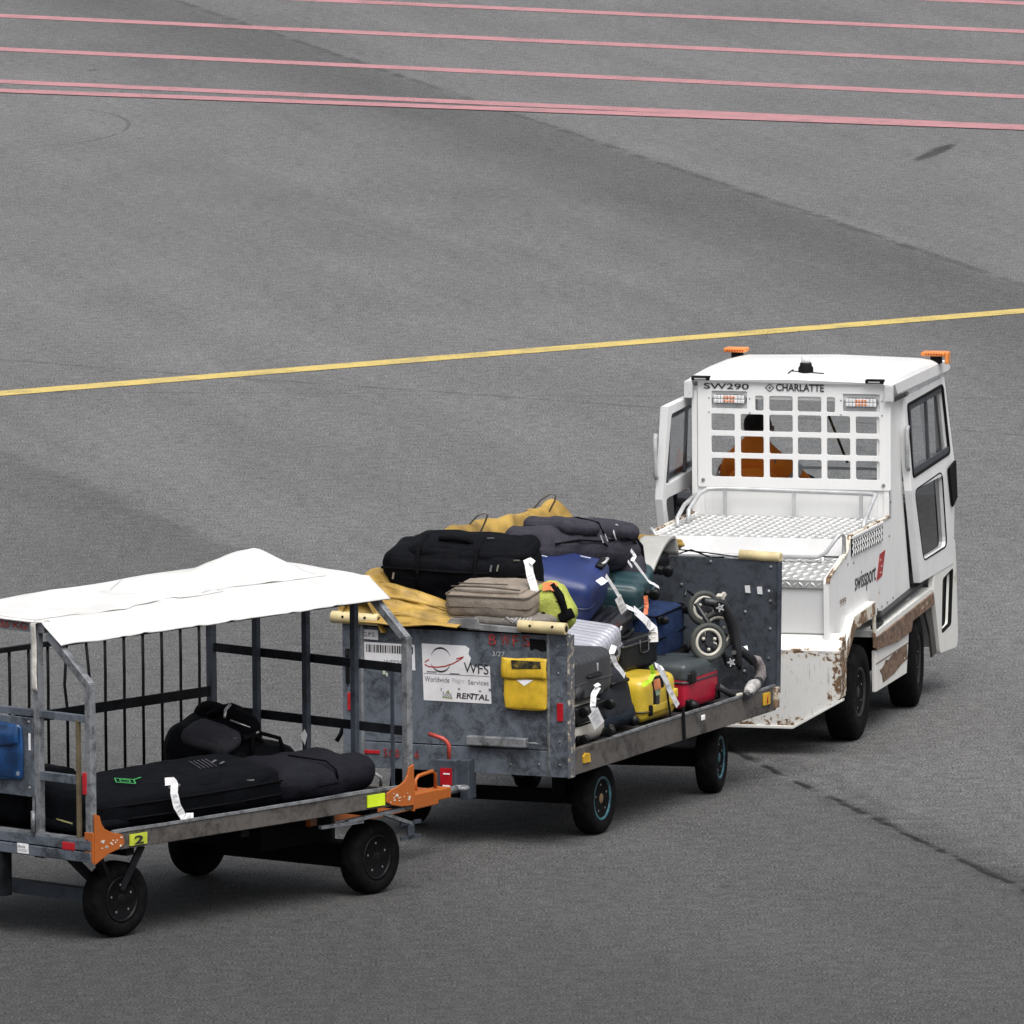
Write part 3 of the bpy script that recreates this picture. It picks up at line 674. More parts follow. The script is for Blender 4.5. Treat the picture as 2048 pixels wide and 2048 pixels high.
# sill, track and skirts on the right; mirrored on the left
def sidekit(f):
    Y = lambda a, b: (min(f(a), f(b)), max(f(a), f(b)))
    def pbox(mb, x0, x1, ya, yb, z0, z1): a, b = Y(ya, yb); mb.box(x0, x1, a, b, z0, z1)
    def ppr(mb, poly, ya, yb): a, b = Y(ya, yb); mb.prism(poly, 'y', a, b)
    m = MB(); ppr(m, [(.33, .60), (1.78, .68), (1.78, .645), (.33, .56)], -.012, .20); m.build('sill', WORN, tug, .004)
    m = MB(); ppr(m, [(.33, .565), (1.78, .648), (1.80, .575), (1.24, .545), (1.20, .49), (.86, .47), (.33, .49)], -.022, -.006); m.build('sill_face', RUST, tug, .003)
    m = MB(); ppr(m, [(.46, .665), (1.60, .735), (1.60, .712), (.46, .640)], .0, .035); ppr(m, [(.36, .628), (.54, .638), (.54, .618), (.36, .608)], -.005, .03); ppr(m, [(.46, .70), (.50, .70), (.50, .63), (.46, .63)], .0, .015); m.build('door_track', simple('track_black', (.02, .02, .022), .5), tug)
    m = MB(); ppr(m, [(.34, .48), (1.20, .50), (1.215, .53), (1.14, .245), (.345, .235)], -.004, .02)
    m.build('skirt', rusty('skirt_paint', (.70, .69, .66), amt=.04, scale=4, grime=.6), tug, .003)
    m = MB(); ppr(m, [(.345, .405), (1.17, .425), (1.17, .418), (.345, .398)], -.007, -.003); m.build('skirt_groove', simple('groove', (.16, .13, .10), .8), tug)
    pl = [(.44, .352), (.52, .362), (.60, .395), (.66, .385), (.84, .418), (.86, .402), (1.00, .418), (1.14, .412), (1.145, .33), (1.0, .318), (.80, .285), (.52, .27), (.50, .315)]
    m = MB(); ppr(m, pl, -.0075, -.0035); m.build('bare_patch', RUST, tug)
    # rear arch lip
    lip = [(-.47, .585), (-.23, .752), (.30, .775), (.325, .56), (.30, .50), (.285, .70), (-.20, .675), (-.40, .54), (-.44, .53)]
    m = MB(); ppr(m, lip, -.014, .004); m.build('wheel_arch', RUSTW, tug, .003)
    m = MB(); ppr(m, [(-.48, .59), (-.235, .757), (.30, .78), (.33, .775), (.31, .76), (-.225, .740), (-.46, .575)], -.012, .09); m.build('mudguard', WORN, tug, .003)
    m = MB(); ppr(m, [(-.53, .31), (-.42, .345), (-.39, .60), (-.50, .60)], -.008, .05); m.build('arch_post', RUSTW, tug, .003)
    # front corner panel with footwell window
    fp = [(1.78, .66), (1.82, .60), (1.955, .262), (2.40, .245), (2.425, .30), (2.385, .76), (2.36, .90), (1.95, .86), (1.80, .74)]
    fw = rpoly([(2.02, .70), (2.30, .735), (2.24, .40), (1.99, .375)], .03)
    ob = plate('front_corner_panel', rpoly(fp, .02), [fw], (0, f(-.004), 0), (1, 0, 0), (0, 0, 1), .03, WORN, tug, .003)
    g = MB(); g.add([(a, f(.006), b) for a, b in fw], [tuple(range(len(fw)))]); g.build('footwell_glass', GLASSD, ob)
    g = MB(); g.tube([(a, f(-.012), b) for a, b in fw], .012, 6, True); g.build('window_seal', BLACKM, ob)
    m = MB(); ppr(m, [(1.62, .58), (1.80, .58), (1.95, .27), (1.84, .25), (1.78, .40)], .0, .015); m.build('mud_flap', simple('mud_flap', (.06, .055, .05), .8), tug)
sidekit(lambda y: y); sidekit(lambda y: W - y)
m = MB(); m.box(2.36, 2.44, .0, W, .24, .62); m.prism([(.0, .62), (.0, .9), (.1, 1.1), (1.17, 1.1), (1.27, .9), (1.27, .62)], 'x', 2.36, 2.40); m.build('front_panel', WORN, tug, .01)
for y, sd in ((.088, -1), (W - .088, 1)):
    wheel(tug, (0, y, .28), .28, .175, sd, RIMG, 0, RIMG, 6, teeth=True)
    wheel(tug, (1.5, y, .28), .28, .175, sd, RIMG, .12, RIMG, 6, teeth=True)
# lettering
text('SW290', 'fleet_number', INK, tug, (.8510, 1.157, 1.955), U, V, .275, .034, .001, .012)
text('CHARLATTE', 'maker_lettering', INK, tug, (.8510, .716, 1.950), U, V, .292, .044, .001, .02)
m = MB()
def ringpoly(mb, c, r_out, r_in, x, n=4):
    vs = [(x, c[0] + r * cos(2 * pi * k / n), c[1] + r * sin(2 * pi * k / n) * .85) for r in (r_out, r_in) for k in range(n)]
    mb.add(vs, [(k, (k + 1) % n, (k + 1) % n + n, k + n) for k in range(n)])
ringpoly(m, (.755, 1.968), .029, .022, .8510); ringpoly(m, (.755, 1.968), .009, .001, .8510); m.build('maker_emblem', INK, tug)
text('swissport', 'operator_lettering', INK, tug, (-.02, .0335, .845), (1, 0, .0), V, .53, .135, .0012, .006)
m = MB(); m.prism([(.53, .87), (.67, .885), (.755, 1.03), (.615, 1.02)], 'y', .0318, .0340); em = m.build('tail_emblem', simple('emblem_red', (.36, .03, .03), .5), tug)
m = MB()
for (a, b) in ((.62, .985), (.65, .945), (.625, .91)): m.box(a - .016, a + .022, .0300, .0316, b - .005, b + .005)
m.build('emblem_marks', simple('emblem_pale', (.6, .35, .33), .5), em)
text('999', 'stencil_number', simple('faded_number', (.30, .20, .15), .7), tug, (-.40, .0335, .83), (1, 0, 0), V, .15, .045)
text('CHARLATTE', 'maker_lettering', simple('faded_letter', (.45, .46, .47), .5), tug, (1.12, -.0145, 1.905), (1, 0, 0), V, .6, .03)
# clean bolt heads on the side panel
m = MB()
for x, z in ((.55, .70), (.66, .705), (.8, .71), (.95, .72), (-.2, 1.06), (-.05, 1.05), (.86, 1.1), (.9, 1.3)): m.lathe([(.030, .007), (.036, .009)], (x, 0, z), 'y', 8, False)
m.build('panel_bolts', simple('bolt_grey2', (.22, .22, .22), .5, .4), tug)

# ================================================================== DRIVER
def skinned(name, chains, mat, parent=None, sub=2, mirror=False):
    """chains: list of [(point, radius), ...]; points that coincide are merged into one skeleton"""
    vs = []; rs = []; es = []; key = {}
    for ch in chains:
        prev = None
        for p, r in ch:
            k = tuple(round(a, 4) for a in p)
            if k not in key: key[k] = len(vs); vs.append(p); rs.append(r)
            if prev is not None: es.append((prev, key[k]))
            prev = key[k]
    me = bpy.data.meshes.new(name); me.from_pydata(vs, es, []); o = bpy.data.objects.new(name, me); COL.objects.link(o)
    sk = o.modifiers.new('skin', 'SKIN'); sk.use_smooth_shade = True
    lay = me.skin_vertices[0].data if len(me.skin_vertices) else None
    if lay:
        for i, r in enumerate(rs): lay[i].radius = (r, r) if isinstance(r, (int, float)) else r
        lay[0].use_root = True
    sb = o.modifiers.new('sub', 'SUBSURF'); sb.levels = sub; sb.render_levels = sub
    me.materials.append(mat)
    if parent: o.parent = parent
    return o
SKIN = simple('skin', (.42, .24, .17), .55); HAIR = fabric('dark_hair', (.022, .02, .02), .3, .7)
HIVIS = fabric('orange_jacket_cloth', (1.0, .26, .025), .06, .8, 120); TROUS = fabric('dark_trousers', (.03, .035, .05))
REFLT = simple('reflective_tape', (.50, .51, .53), .35, .3)
drv = thing('person', 'driver in orange high visibility jacket seen from behind through the cab grille', 'person', TM)
pel = (1.38, .98, 1.12); wa = (1.42, .99, 1.24); ch_ = (1.47, 1.00, 1.40); sh_ = (1.52, 1.01, 1.50); nk = (1.56, 1.01, 1.57)
sR = (1.51, .885, 1.43); sL = (1.51, 1.135, 1.43); eR = (1.62, .74, 1.31); eL = (1.60, 1.20, 1.28); wR = (1.82, .80, 1.30); wL = (1.84, 1.05, 1.29)
body = skinned('body', [[(pel, .14), (wa, .13), (ch_, .14), (sh_, .11), (nk, .055), ((1.585, 1.01, 1.59), .055), ((1.60, 1.01, 1.645), (.082, .090)), ((1.605, 1.01, 1.70), .07)],
                        [(sh_, .11), (sR, .06), (eR, .045), (wR, .028), ((1.87, .825, 1.30), .03)], [(sh_, .11), (sL, .06), (eL, .045), (wL, .028), ((1.90, 1.03, 1.29), .03)],
                        [(pel, .14), ((1.50, .88, 1.10), .085), ((1.82, .86, 1.08), .06), ((1.88, .86, .72), .045), ((1.98, .86, .66), .035)], [(pel, .14), ((1.50, 1.08, 1.10), .085), ((1.82, 1.08, 1.08), .06), ((1.88, 1.08, .72), .045), ((1.98, 1.08, .66), .035)]], SKIN, drv)
jk = skinned('jacket', [[(pel, .175), (wa, .172), ((1.44, 1.0, 1.33), .175), (ch_, .16), (sh_, .115), ((1.55, 1.01, 1.575), .078), ((1.56, 1.01, 1.60), .072)], [(sh_, .115), (sR, .095), (eR, .066), ((1.76, .775, 1.305), .05)], [(sh_, .115), (sL, .095), (eL, .066), ((1.78, 1.08, 1.29), .05)]], HIVIS, drv)
for v in jk.data.vertices: pass
skinned('trousers', [[(pel, .16), ((1.50, .88, 1.10), .10), ((1.82, .86, 1.08), .075), ((1.88, .86, .72), .06)], [(pel, .16), ((1.50, 1.08, 1.10), .10), ((1.82, 1.08, 1.08), .075), ((1.88, 1.08, .72), .06)]], TROUS, drv)
m = MB(); m.rbox((.18, .165, .17), .075, nint=4, wr=.006, wscale=14, c=(1.585, 1.01, 1.655)); m.build('hair', HAIR, drv)
for v, s_ in ((.925, -1), (1.095, 1)):
    m = MB(); m.rbox((.03, .012, .05), .006, nint=2, c=(1.62, v, 1.63)); m.build('ear', SKIN, drv)
def hand(c, sg):
    mb = MB(); c = Vector(c); mb.rbox((.075, .07, .03), .014, nint=3, c=c)
    for k, (o_, L) in enumerate(((-.027, .062), (-.009, .072), (.009, .068), (.027, .052))):
        p = c + Vector((.03, o_, 0)); mb.tube([p, p + Vector((L * .45, 0, .008)), p + Vector((L * .75, 0, -.008)), p + Vector((L * .8, 0, -.035))], [.010, .009, .0085, .007], 7)
    p = c + Vector((-.01, sg * .035, 0)); mb.tube([p, p + Vector((.03, sg * .022, 0)), p + Vector((.055, sg * .012, -.01))], [.011, .010, .008], 7)
    mb.build('hand', SKIN, drv)
m = MB(); m.rbox((.035, .028, .045), .012, nint=2, c=(1.688, 1.01, 1.635)); m.build('nose', SKIN, drv)
for v in (.975, 1.045): m = MB(); m.rbox((.01, .022, .012), .004, nint=2, c=(1.678, v, 1.662)); m.build('eye', INK, drv)
m = MB(); m.rbox((.01, .045, .010), .004, nint=2, c=(1.678, 1.01, 1.60)); m.build('mouth', simple('lips', (.30, .10, .08), .5), drv)
hand((1.90, .835, 1.30), 1); hand((1.93, 1.02, 1.29), -1)
# reflective band across the jacket's side and shoulder
def band(c, rx, ry, z0, z1, a0, a1, n=14):
    m = MB()
    def fn(u, v):
        a = a0 + (a1 - a0) * u; z = z0 + (z1 - z0) * v
        return (c[0] + rx * cos(a), c[1] + ry * sin(a), z)
    m.sheet(fn, n, 2, .003); return m
def tape(p, q, r, name='reflective_tape', wd=.045):
    p = Vector(p); q = Vector(q); d = (q - p).normalized()
    m = MB(); c = (p + q) / 2; m.tube([c - d * wd / 2, c + d * wd / 2], r, 16, cap=False); m.build(name, REFLT, drv)
tape(sR, eR, .090, wd=.06); tape(sL, eL, .090, wd=.06)
# ================================================================== CART WITH END PANELS (middle of the train)
cb = thing('baggage_cart', 'grey galvanised baggage cart with solid end panels, piled high with suitcases behind the tractor', 'baggage cart', B, 'baggage carts in the train')
WB, LB = 1.37, 2.95
m = MB(); m.box(.03, LB - .03, .05, WB - .05, .48, .515); m.build('deck', simple('deck_board', (.03, .03, .033), .6, 0, .3, 10, .3, 40), cb)
def wavy_rail(y0, y1, x0, x1, z0, z1, n, amp, seed):
    mb = MB(); rings = []
    for i in range(n + 1):
        x = x0 + (x1 - x0) * i / n; d = amp * mnoise.noise(Vector((x * 2.2, seed, 0))); e = amp * .8 * mnoise.noise(Vector((x * 3.1, seed, 7)))
        rings.append([(x, y0 + e, z0 + d * .4), (x, y0 + e, z1 + d), (x, y1 + e, z1 + d), (x, y1 + e, z0 + d * .4)])
    vs = [p for r_ in rings for p in r_]; fs = [(0, 1, 2, 3), tuple(n * 4 + k for k in (3, 2, 1, 0))]
    for i in range(n):
        for k in range(4): fs.append((i * 4 + k, i * 4 + (k + 1) % 4, i * 4 + 4 + (k + 1) % 4, i * 4 + 4 + k))
    return mb.add(vs, fs)
wavy_rail(0, .035, .0, 2.94, .405, .548, 40, .004, 1).build('side_rail', RAILM, cb, .004)
wavy_rail(-.004, .012, .60, 2.93, .544, .556, 40, .004, 1).build('rail_lip', GALVL, cb)
wavy_rail(WB - .035, WB, .0, 2.94, .405, .548, 20, .004, 2).build('side_rail', RAILM, cb, .004)
m = MB(); m.box(.02, .06, .09, WB - .09, .40, .48); m.box(LB - .06, LB - .02, .04, WB - .04, .40, .48)
for y in (.35, 1.02): m.box(.06, LB - .06, y - .03, y + .03, .38, .48)
m.build('chassis_frame', DARKST, cb, .003)
# rear end panel
m = MB(); m.box(0, .018, .11, WB - .11, .548, 1.20); rp = m.build('rear_panel', GALV, cb, .003)
m = MB(); m.box(-.003, .015, .11, WB - .11, .40, .543); m.build('lower_panel', GALV, rp, .003)
for a, b in ((.0, .115), (WB - .115, WB)):
    m = MB(); m.box(-.012, .03, a, b, .40, 1.20); m.build('corner_post', GALV, rp, .004)
for ya in (.112, WB - .128): m = MB(); m.box(-.016, .012, ya, ya + .016, .40, 1.20); m.build('panel_strip', GALVL, rp, .002)
m = MB(); m.box(-.018, .06, -.006, .004, .40, 1.19); m.build('chipped_edge', rusty('chipped_edge_paint', (.09, .10, .12), amt=.42, scale=22, grime=.6, rustcol=(.42, .40, .36)), rp)
m = MB(); m.box(-.006, .024, .115, WB - .115, 1.188, 1.204); m.build('top_lip', BLACKM, rp)
m = MB(); m.prism([(.28, 1.195), (.60, 1.20), (.62, 1.212), (.56, 1.236), (.28, 1.225)], 'x', -.022, .0); m.prism([(.52, 1.205), (.74, 1.215), (.70, 1.262), (.545, 1.268), (.53, 1.25)], 'x', -.03, -.024); m.build('top_flashing', SILV, rp, .002)
for y0_, y1_ in ((.0, .285), (1.135, 1.42)):
    m = MB(); m.tube([(-.035, y0_, 1.232), (-.035, y1_, 1.238)], .034, 20); tb = m.build('roller', CREAMT, cb, .004)
    m = MB(); m.tube([(-.035, y0_ - .002, 1.232), (-.035, y0_ + .001, 1.232)], .018, 12); m.build('roller_bore', DARKST, tb)
    m = MB()
    for y in (y0_ + .07, y1_ - .08): m.lathe([(-.072, .007), (-.055, .007)], (0, y, 1.245), 'x', 10, False)
    m.build('roller_hole', BLACKM, tb)
def rivets(mb, pts, ax, pos, r=.007):
    for a, b in pts:
        c = {'x': (0, a, b), 'y': (a, 0, b)}[ax]; mb.lathe([(pos, r), (pos - .004, r * .8), (pos - .005, r * .3)], c, ax, 8, False)
m = MB(); rivets(m, [(.06, 1.13), (.06, .98), (.06, .86), (.055, .60), (.055, .47), (1.31, 1.15), (1.30, 1.0), (1.31, .75), (1.31, .48), (.18, .47), (.35, .46), (.62, .47)], 'x', -.0125); m.build('rivets', GALVL, rp)
for y in (.05, 1.32):
    m = MB(); m.box(-.020, -.012, y - .018, y + .018, .715, .815); m.build('reflector', REDR, rp, .002)
m = MB(); m.box(-.010, -.003, 1.150, 1.245, .478, .498); m.build('reflector', REDR, rp, .002)
# stuck-on sign with a torn corner
def sgn(poly, x, name, mat, par): m = MB(); m.prism(poly, 'x', x - .0015, x); return m.build(name, mat, par)
sg = sgn([(.890, 1.108), (.625, 1.107), (.600, 1.092), (.607, 1.06), (.592, 1.04), (.600, 1.01), (.575, .995), (.545, .985), (.540, 1.0), (.515, .992), (.478, 1.0), (.470, .79), (.880, .792)], -.001, 'company_sign', STICK, rp)
RU, RV = (0, -1, 0), (0, 0, 1)
text('WFS', 'sign_lettering', INK, sg, (-.003, .635, .958), (0, -1, -.04), RV, .150, .058)
text('Worldwide', 'sign_lettering', GREYINK, sg, (-.003, .873, .897), RU, RV, .150, .030)
text('Flight', 'sign_lettering', simple('faint_ink', (.48, .48, .5), .7), sg, (-.003, .705, .893), RU, RV, .075, .030)
text('Services', 'sign_lettering', GREYINK, sg, (-.003, .610, .893), RU, RV, .125, .026)
text('RENTAL', 'sign_lettering', INK, sg, (-.003, .680, .812), (0, -1, -.02), RV, .198, .032, shear=.1, bold=.02)
text('Sobs', 'sign_lettering', GREYINK, sg, (-.003, .765, .818), RU, RV, .055, .028)
m = MB(); m.prism([(.765, .812), (.705, .808), (.705, .814), (.765, .818)], 'x', -.0042, -.003); m.prism([(.745, .84), (.73, .858), (.722, .84)], 'x', -.0042, -.003); m.build('sign_badge', simple('badge_green', (.22, .30, .10), .6), sg)
for a0, a1 in ((20, 160), (200, 345)):
    m = MB()
    pts = [(.0, .775 + .062 * cos(radians(a)), 1.022 + .066 * sin(radians(a))) for a in range(a0, a1 + 1, 10)]
    for i, (p, q) in enumerate(zip(pts, pts[1:])):
        wd = .008 * sin(pi * (i + 1) / (len(pts))) + .002; m.bar((-.0035, p[1], p[2]), (-.0035, q[1], q[2]), wd, .001, (1, 0, 0)) if False else m.add([(-.0035, p[1], p[2] - wd / 2), (-.0035, q[1], q[2] - wd / 2), (-.0035, q[1], q[2] + wd / 2), (-.0035, p[1], p[2] + wd / 2)], [(0, 1, 2, 3)])
    m.build('globe_emblem', INK, sg)
m = MB(); P_ = []
for k in range(21):
    a = pi * .55 + 2 * pi * .52 * k / 20; P_.append((.775 + .105 * cos(a) * 1.0, 1.005 + .020 * sin(a) + .0 * k))
P_ = [(.845, 1.022), (.872, 1.005), (.872, .992), (.85, .982), (.80, .98), (.75, .987), (.70, 1.005), (.655, 1.03), (.635, 1.045), (.66, 1.037), (.68, 1.032)]
for p, q in zip(P_, P_[1:]): m.add([(-.004, p[0], p[1] - .0035), (-.004, q[0], q[1] - .0035), (-.004, q[0], q[1] + .0035), (-.004, p[0], p[1] + .0035)], [(0, 1, 2, 3)])
m.build('orbit_emblem', simple('sign_red', (.45, .05, .04), .5), sg)
m = MB(); m.box(-.004, -.003, .48, .88, .942, .944)
for a, b, c_, d in ((.80, .86, .950, .956), (.66, .72, .945, .951), (.57, .60, .835, .845), (.66, .67, .86, .87), (.53, .545, .855, .862), (.77, .775, .85, .865), (.47, .485, .86, .875)): m.box(-.004, -.003, a, b, c_, d)
m.build('sign_scratches', GREYINK, sg)
bc_ = sgn([(1.242, 1.102), (.934, 1.098), (.930, .955), (1.238, .962)], -.001, 'barcode_label', STICK, rp)
m = MB(); rnd = random.Random(3); y = 1.228
while y > .945:
    wdt = rnd.choice((.003, .004, .006, .009)); m.box(-.0035, -.0025, y - wdt, y, 1.045, 1.088); y -= wdt + rnd.choice((.003, .004, .006))
m.build('barcode', INK, bc_)
text('WFS201', 'label_lettering', GREYINK, bc_, (-.0035, 1.12, .975), RU, RV, .125, .032)
lb_ = sgn([(1.252, 1.172), (1.155, 1.170), (1.155, 1.115), (1.250, 1.118)], -.001, 'small_label', STICK, rp)
text('G.P.S.', 'label_lettering', INK, lb_, (-.003, 1.245, 1.132), RU, RV, .075, .024)
for i, (ch, y) in enumerate((('B', .482), ('W', .41), ('F', .338), ('S', .278))): text(ch, 'stencil_lettering', REDINK, rp, (-.002, y, 1.118 - i * .0), (0, -1, 0), RV, (.044, .054, .034, .046)[i], .062, bold=.01)
for ch, y in (('5', 1.128), ('0', 1.092), ('0', 1.056), ('6', .935)): text(ch, 'stencil_lettering', REDINK, rp, (-.0055, y, .462), RU, RV, .026, .048, bold=.02)
sgn([(.238, 1.165), (.140, 1.160), (.135, 1.10), (.165, 1.096), (.20, 1.11), (.232, 1.098)], -.002, 'black_paint_patch', BLACKM, rp)
text('3/27', 'chalk_marking', simple('chalk', (.42, .43, .45), .9), rp, (-.002, .462, 1.058), RU, RV, .075, .026)
m = MB(); m.add([(-.002, .405, .86), (-.002, .392, .86), (-.002, .372, .935), (-.002, .385, .945), (-.002, .34, .885), (-.002, .34, .895), (-.002, .385, .897), (-.002, .385, .887)], [(0, 1, 2, 3), (4, 5, 6, 7)]); m.build('black_mark', INK, rp)
m = MB()
for a, b, s_ in ((1.13, .925, .018), (1.11, .915, .012)): m.box(-.002, -.001, a - s_, a, b, b + s_ * 1.6)
m.build('pale_label_scrap', simple('scrap', (.5, .56, .46), .7), rp)
# yellow document pouch
pm = simple('yellow_vinyl', (.66, .43, .03), .42, 0, .12, 10, .2, 30, (.3, .18, .02), .3)
m = MB(); m.rbox((.03, .248, .225), .012, .006, .003, 12, 6, c=(-.018, .255, .885)); pc = m.build('document_pouch', pm, cb)
def flap(u, v):
    y = .392 - .272 * u; z = 1.058 - .115 * v; return (-.030 - .010 * sin(v * pi * .9) - .006 * v + .003 * mnoise.noise(Vector((u * 5, v * 3, 1))), y, z - .004 * sin(u * 6))
m = MB(); m.sheet(flap, 14, 8, .003); m.build('pouch_flap', pm, pc)
m = MB(); m.prism([(.33, 1.046), (.155, 1.044), (.150, 1.005), (.325, .998)], 'x', -.0475, -.036); m.build('pouch_label', simple('worn_black_label', (.05, .045, .02), .6, 0, .5, 40, dirt=(.4, .27, .04), dirt_amt=.6), pc)
m = MB(); m.prism([(.31, .942), (.20, .940), (.255, .905)], 'x', -.0385, -.034); m.build('paper_corner', PAPER, pc)
m = MB(); m.box(-.012, -.002, .115, .375, .765, .775); m.build('pouch_bracket', GALVD, pc)
m = MB(); m.box(-.026, -.012, 1.325, 1.345, .865, 1.06); m.tube([(-.03, 1.335, 1.05), (-.045, 1.325, 1.03), (-.03, 1.335, .99)], .010, 8); m.build('drop_latch', BLACKM, cb)
m = MB(); m.tube([(.12, 1.36, .66), (.12, 1.42, .635), (.12, 1.445, .56), (.12, 1.47, .52)], .013, 8); m.build('release_handle', DARKST, cb)
# lower tube, hitch and lever
m = MB(); m.box(-.05, -.004, .245, .605, .560, .612); m.build('tool_box', GALVL, cb, .006)
m = MB(); m.tube([(-.03, .245, .585), (-.035, .20, .588), (-.03, .175, .583)], .006, 6); m.build('box_latch', GALVL, cb)
m = MB(); m.box(-.14, -.02, .625, .75, .30, .485); m.box(-.08, .02, .575, .63, .26, .48); hb_ = m.build('rear_hitch', GALVD, cb, .005)
m = MB(); m.box(-.146, -.14, .65, .72, .345, .44); m.build('hitch_decal', REDR, hb_)
m = MB(); m.box(-.148, -.140, .66, .705, .330, .345); m.box(-.148, -.14, .662, .70, .405, .412); m.build('hitch_decal_marks', PAPER, hb_)
m = MB(); m.tube([(-.10, .685, .47), (-.10, .685, .56), (-.105, .70, .585), (-.11, .72, .60), (-.115, .80, .622)], .012, 10); m.build('hitch_lever', simple('red_lever', (.42, .055, .04), .45, 0, .15, dirt=(.2, .08, .05)), cb)
# front panel leaning slightly forward
m = MB()
vs = [(2.945, .0, .50), (2.945, WB, .50), (2.985, WB, 1.262), (2.985, .0, 1.262), (2.975, .0, .50), (2.975, WB, .50), (3.015, WB, 1.262), (3.015, .0, 1.262)]
m.add(vs, [(0, 1, 2, 3), (7, 6, 5, 4), (0, 4, 5, 1), (3, 2, 6, 7), (0, 3, 7, 4), (1, 5, 6, 2)])
fpn = m.build('front_panel', galv('dark_speckled_sheet', (.024, .029, .037), 26, .6, .75, .05), cb, .003)
m = MB(); m.bar((2.962, -.004, .50), (2.998, -.004, 1.26), .045, .012, (0, 1, 0)); m.build('panel_edge', GALVD, fpn, .003)
for y, z in ((.045, 1.225), (.045, 1.03), (.045, .87), (.05, .70), (.20, .62), (.20, .96), (.42, 1.24), (.60, 1.1), (.45, 1.0)):
    m = MB(); m.lathe([(2.944 + (z - .5) * .0525, .010), (2.938 + (z - .5) * .0525, .008), (2.936 + (z - .5) * .0525, .003)], (0, y, z), 'x', 8, False); m.build('rivet', GALVL, fpn)
for y, z in ((.185, 1.092), (.110, 1.088)): m = MB(); m.prism([(y - .016, z - .022), (y + .014, z - .021), (y + .018, z + .02), (y - .012, z + .022)], 'x', 2.968, 2.972); m.build('sticker_scrap', STICK, fpn)
m = MB(); m.prism([(.05, 1.08), (.06, 1.085), (.058, 1.095), (.046, 1.09)], 'x', 2.968, 2.972); m.build('sticker_scrap', STICK, fpn)
m = MB(); m.tube([(3.0, -.01, 1.278), (3.0, .245, 1.285)], .030, 16); m.build('roller', CREAMT, cb, .004)
m = MB(); m.tube([(2.99, .34, 1.268), (2.99, .42, 1.262), (3.0, .55, 1.30), (2.99, .64, 1.270)], .005, 6); m.tube([(2.99, .24, 1.272), (2.99, .40, 1.285), (2.99, .62, 1.30)], .004, 6); m.build('cable', BLACKM, cb)
# labels on the rail
m = MB(); m.box(2.74, 2.835, -.010, -.001, .455, .525); a_ = m.build('rail_label', YELR, cb, .002)
m = MB(); m.prism([(2.775, .465), (2.80, .467), (2.795, .51), (2.785, .50)], 'y', -.0120, -.0095); m.build('label_mark', REDP, a_)
m = MB(); m.prism([(.17, .46), (.265, .455), (.255, .505), (.20, .515), (.165, .50)], 'y', -.012, -.001); m.build('rail_label', YELR, cb, .002)
m = MB(); m.rbox((.05, .006, .03), .008, nint=2, c=(1.86, -.006, .50)); m.build('chewed_sticker', PAPER, cb)
m = MB(); m.bar((1.56, -.012, .60), (1.58, -.012, .40), .010, .022, (1, 0, 0)); m.build('hanging_strap', BLACKM, cb)
m = MB(); m.box(2.90, 2.965, -.012, .01, .42, .54); m.build('front_corner_plate', RUSTW, cb, .003)
# running gear
m = MB(); m.box(.58, .66, .10, WB - .10, .165, .235); m.box(.50, .74, .25, .33, .22, .41); m.box(.50, .74, WB - .33, WB - .25, .22, .41); m.build('rear_axle', BLACKM, cb)
m = MB(); m.tube([(2.26, .685, .30), (2.26, .685, .41)], .26, 24); m.build('turntable', BLACKM, cb)
sa = radians(11)
def rotp(x, y, cx=2.26, cy=.685, a=sa): return (cx + (x - cx) * cos(a) - (y - cy) * sin(a), cy + (x - cx) * sin(a) + (y - cy) * cos(a))
m = MB(); p, q = rotp(2.26, .15), rotp(2.26, 1.22); m.bar((*p, .20), (*q, .20), .09, .10); 
m.bar((*rotp(2.26, .45), .30), (*rotp(2.26, .95), .30), .20, .10); m.build('front_axle', BLACKM, cb)
m = MB(); p, q = rotp(2.3, .685), rotp(3.72, .685); m.bar((*p, .30), (*q, .42), .07, .07); m.build('tow_bar', DARKST, cb, .004)
for y, sd in ((.13, -1), (WB - .13, 1)):
    wheel(cb, (.62, y, .20), .20, .125, sd, RIMT, 0, simple('rusty_hub', (.16, .10, .05), .6), 5, .60)
    x_, y_ = rotp(2.26, y + (.02 if sd < 0 else -.02)); wheel(cb, (x_, y_, .20), .20, .125, sd, RIMT, sa, RIMT, 5, .60)

# ================================================================== CART WITH CANOPY (last of the train)
cc = thing('baggage_cart', 'open baggage cart with bar sides and white tarpaulin roof, carrying black bags', 'baggage cart', C, 'baggage carts in the train')
WC, LC = 1.50, 2.46
m = MB(); m.box(.03, LC - .03, .04, WC - .04, .52, .55); m.build('deck', simple('black_deck', (.006, .006, .008), .7, 0, .3), cc)
wavy_rail(0, .03, .05, LC, .485, .582, 36, .006, 5).build('side_rail', RAILM, cc, .004)
wavy_rail(-.006, .014, .15, LC - .02, .578, .592, 36, .006, 5).build('rail_lip', GALVL, cc)
wavy_rail(WC - .03, WC, .05, LC, .485, .582, 16, .006, 6).build('side_rail', RAILM, cc, .004)
m = MB(); m.box(-.015, .04, .0, WC, .500, .555); m.build('rear_beam', GALV, cc, .004)
m = MB(); m.box(-.020, .04, .0, WC, .440, .494); m.build('rear_beam', GALV, cc, .004)
m = MB(); m.box(-.012, .05, .02, WC - .02, .553, .562); m.build('beam_lip', GALVL, cc)
m = MB(); m.box(LC - .05, LC + .015, .0, WC, .45, .56); m.build('front_beam', RAILM, cc, .004)
m = MB()
for y in (.45, 1.05): m.box(.05, LC - .05, y - .03, y + .03, .42, .52)
for x in (.32, 1.2, 2.2): m.box(x - .03, x + .03, .04, WC - .04, .44, .52)
m.build('chassis_frame', BLACKM, cc)
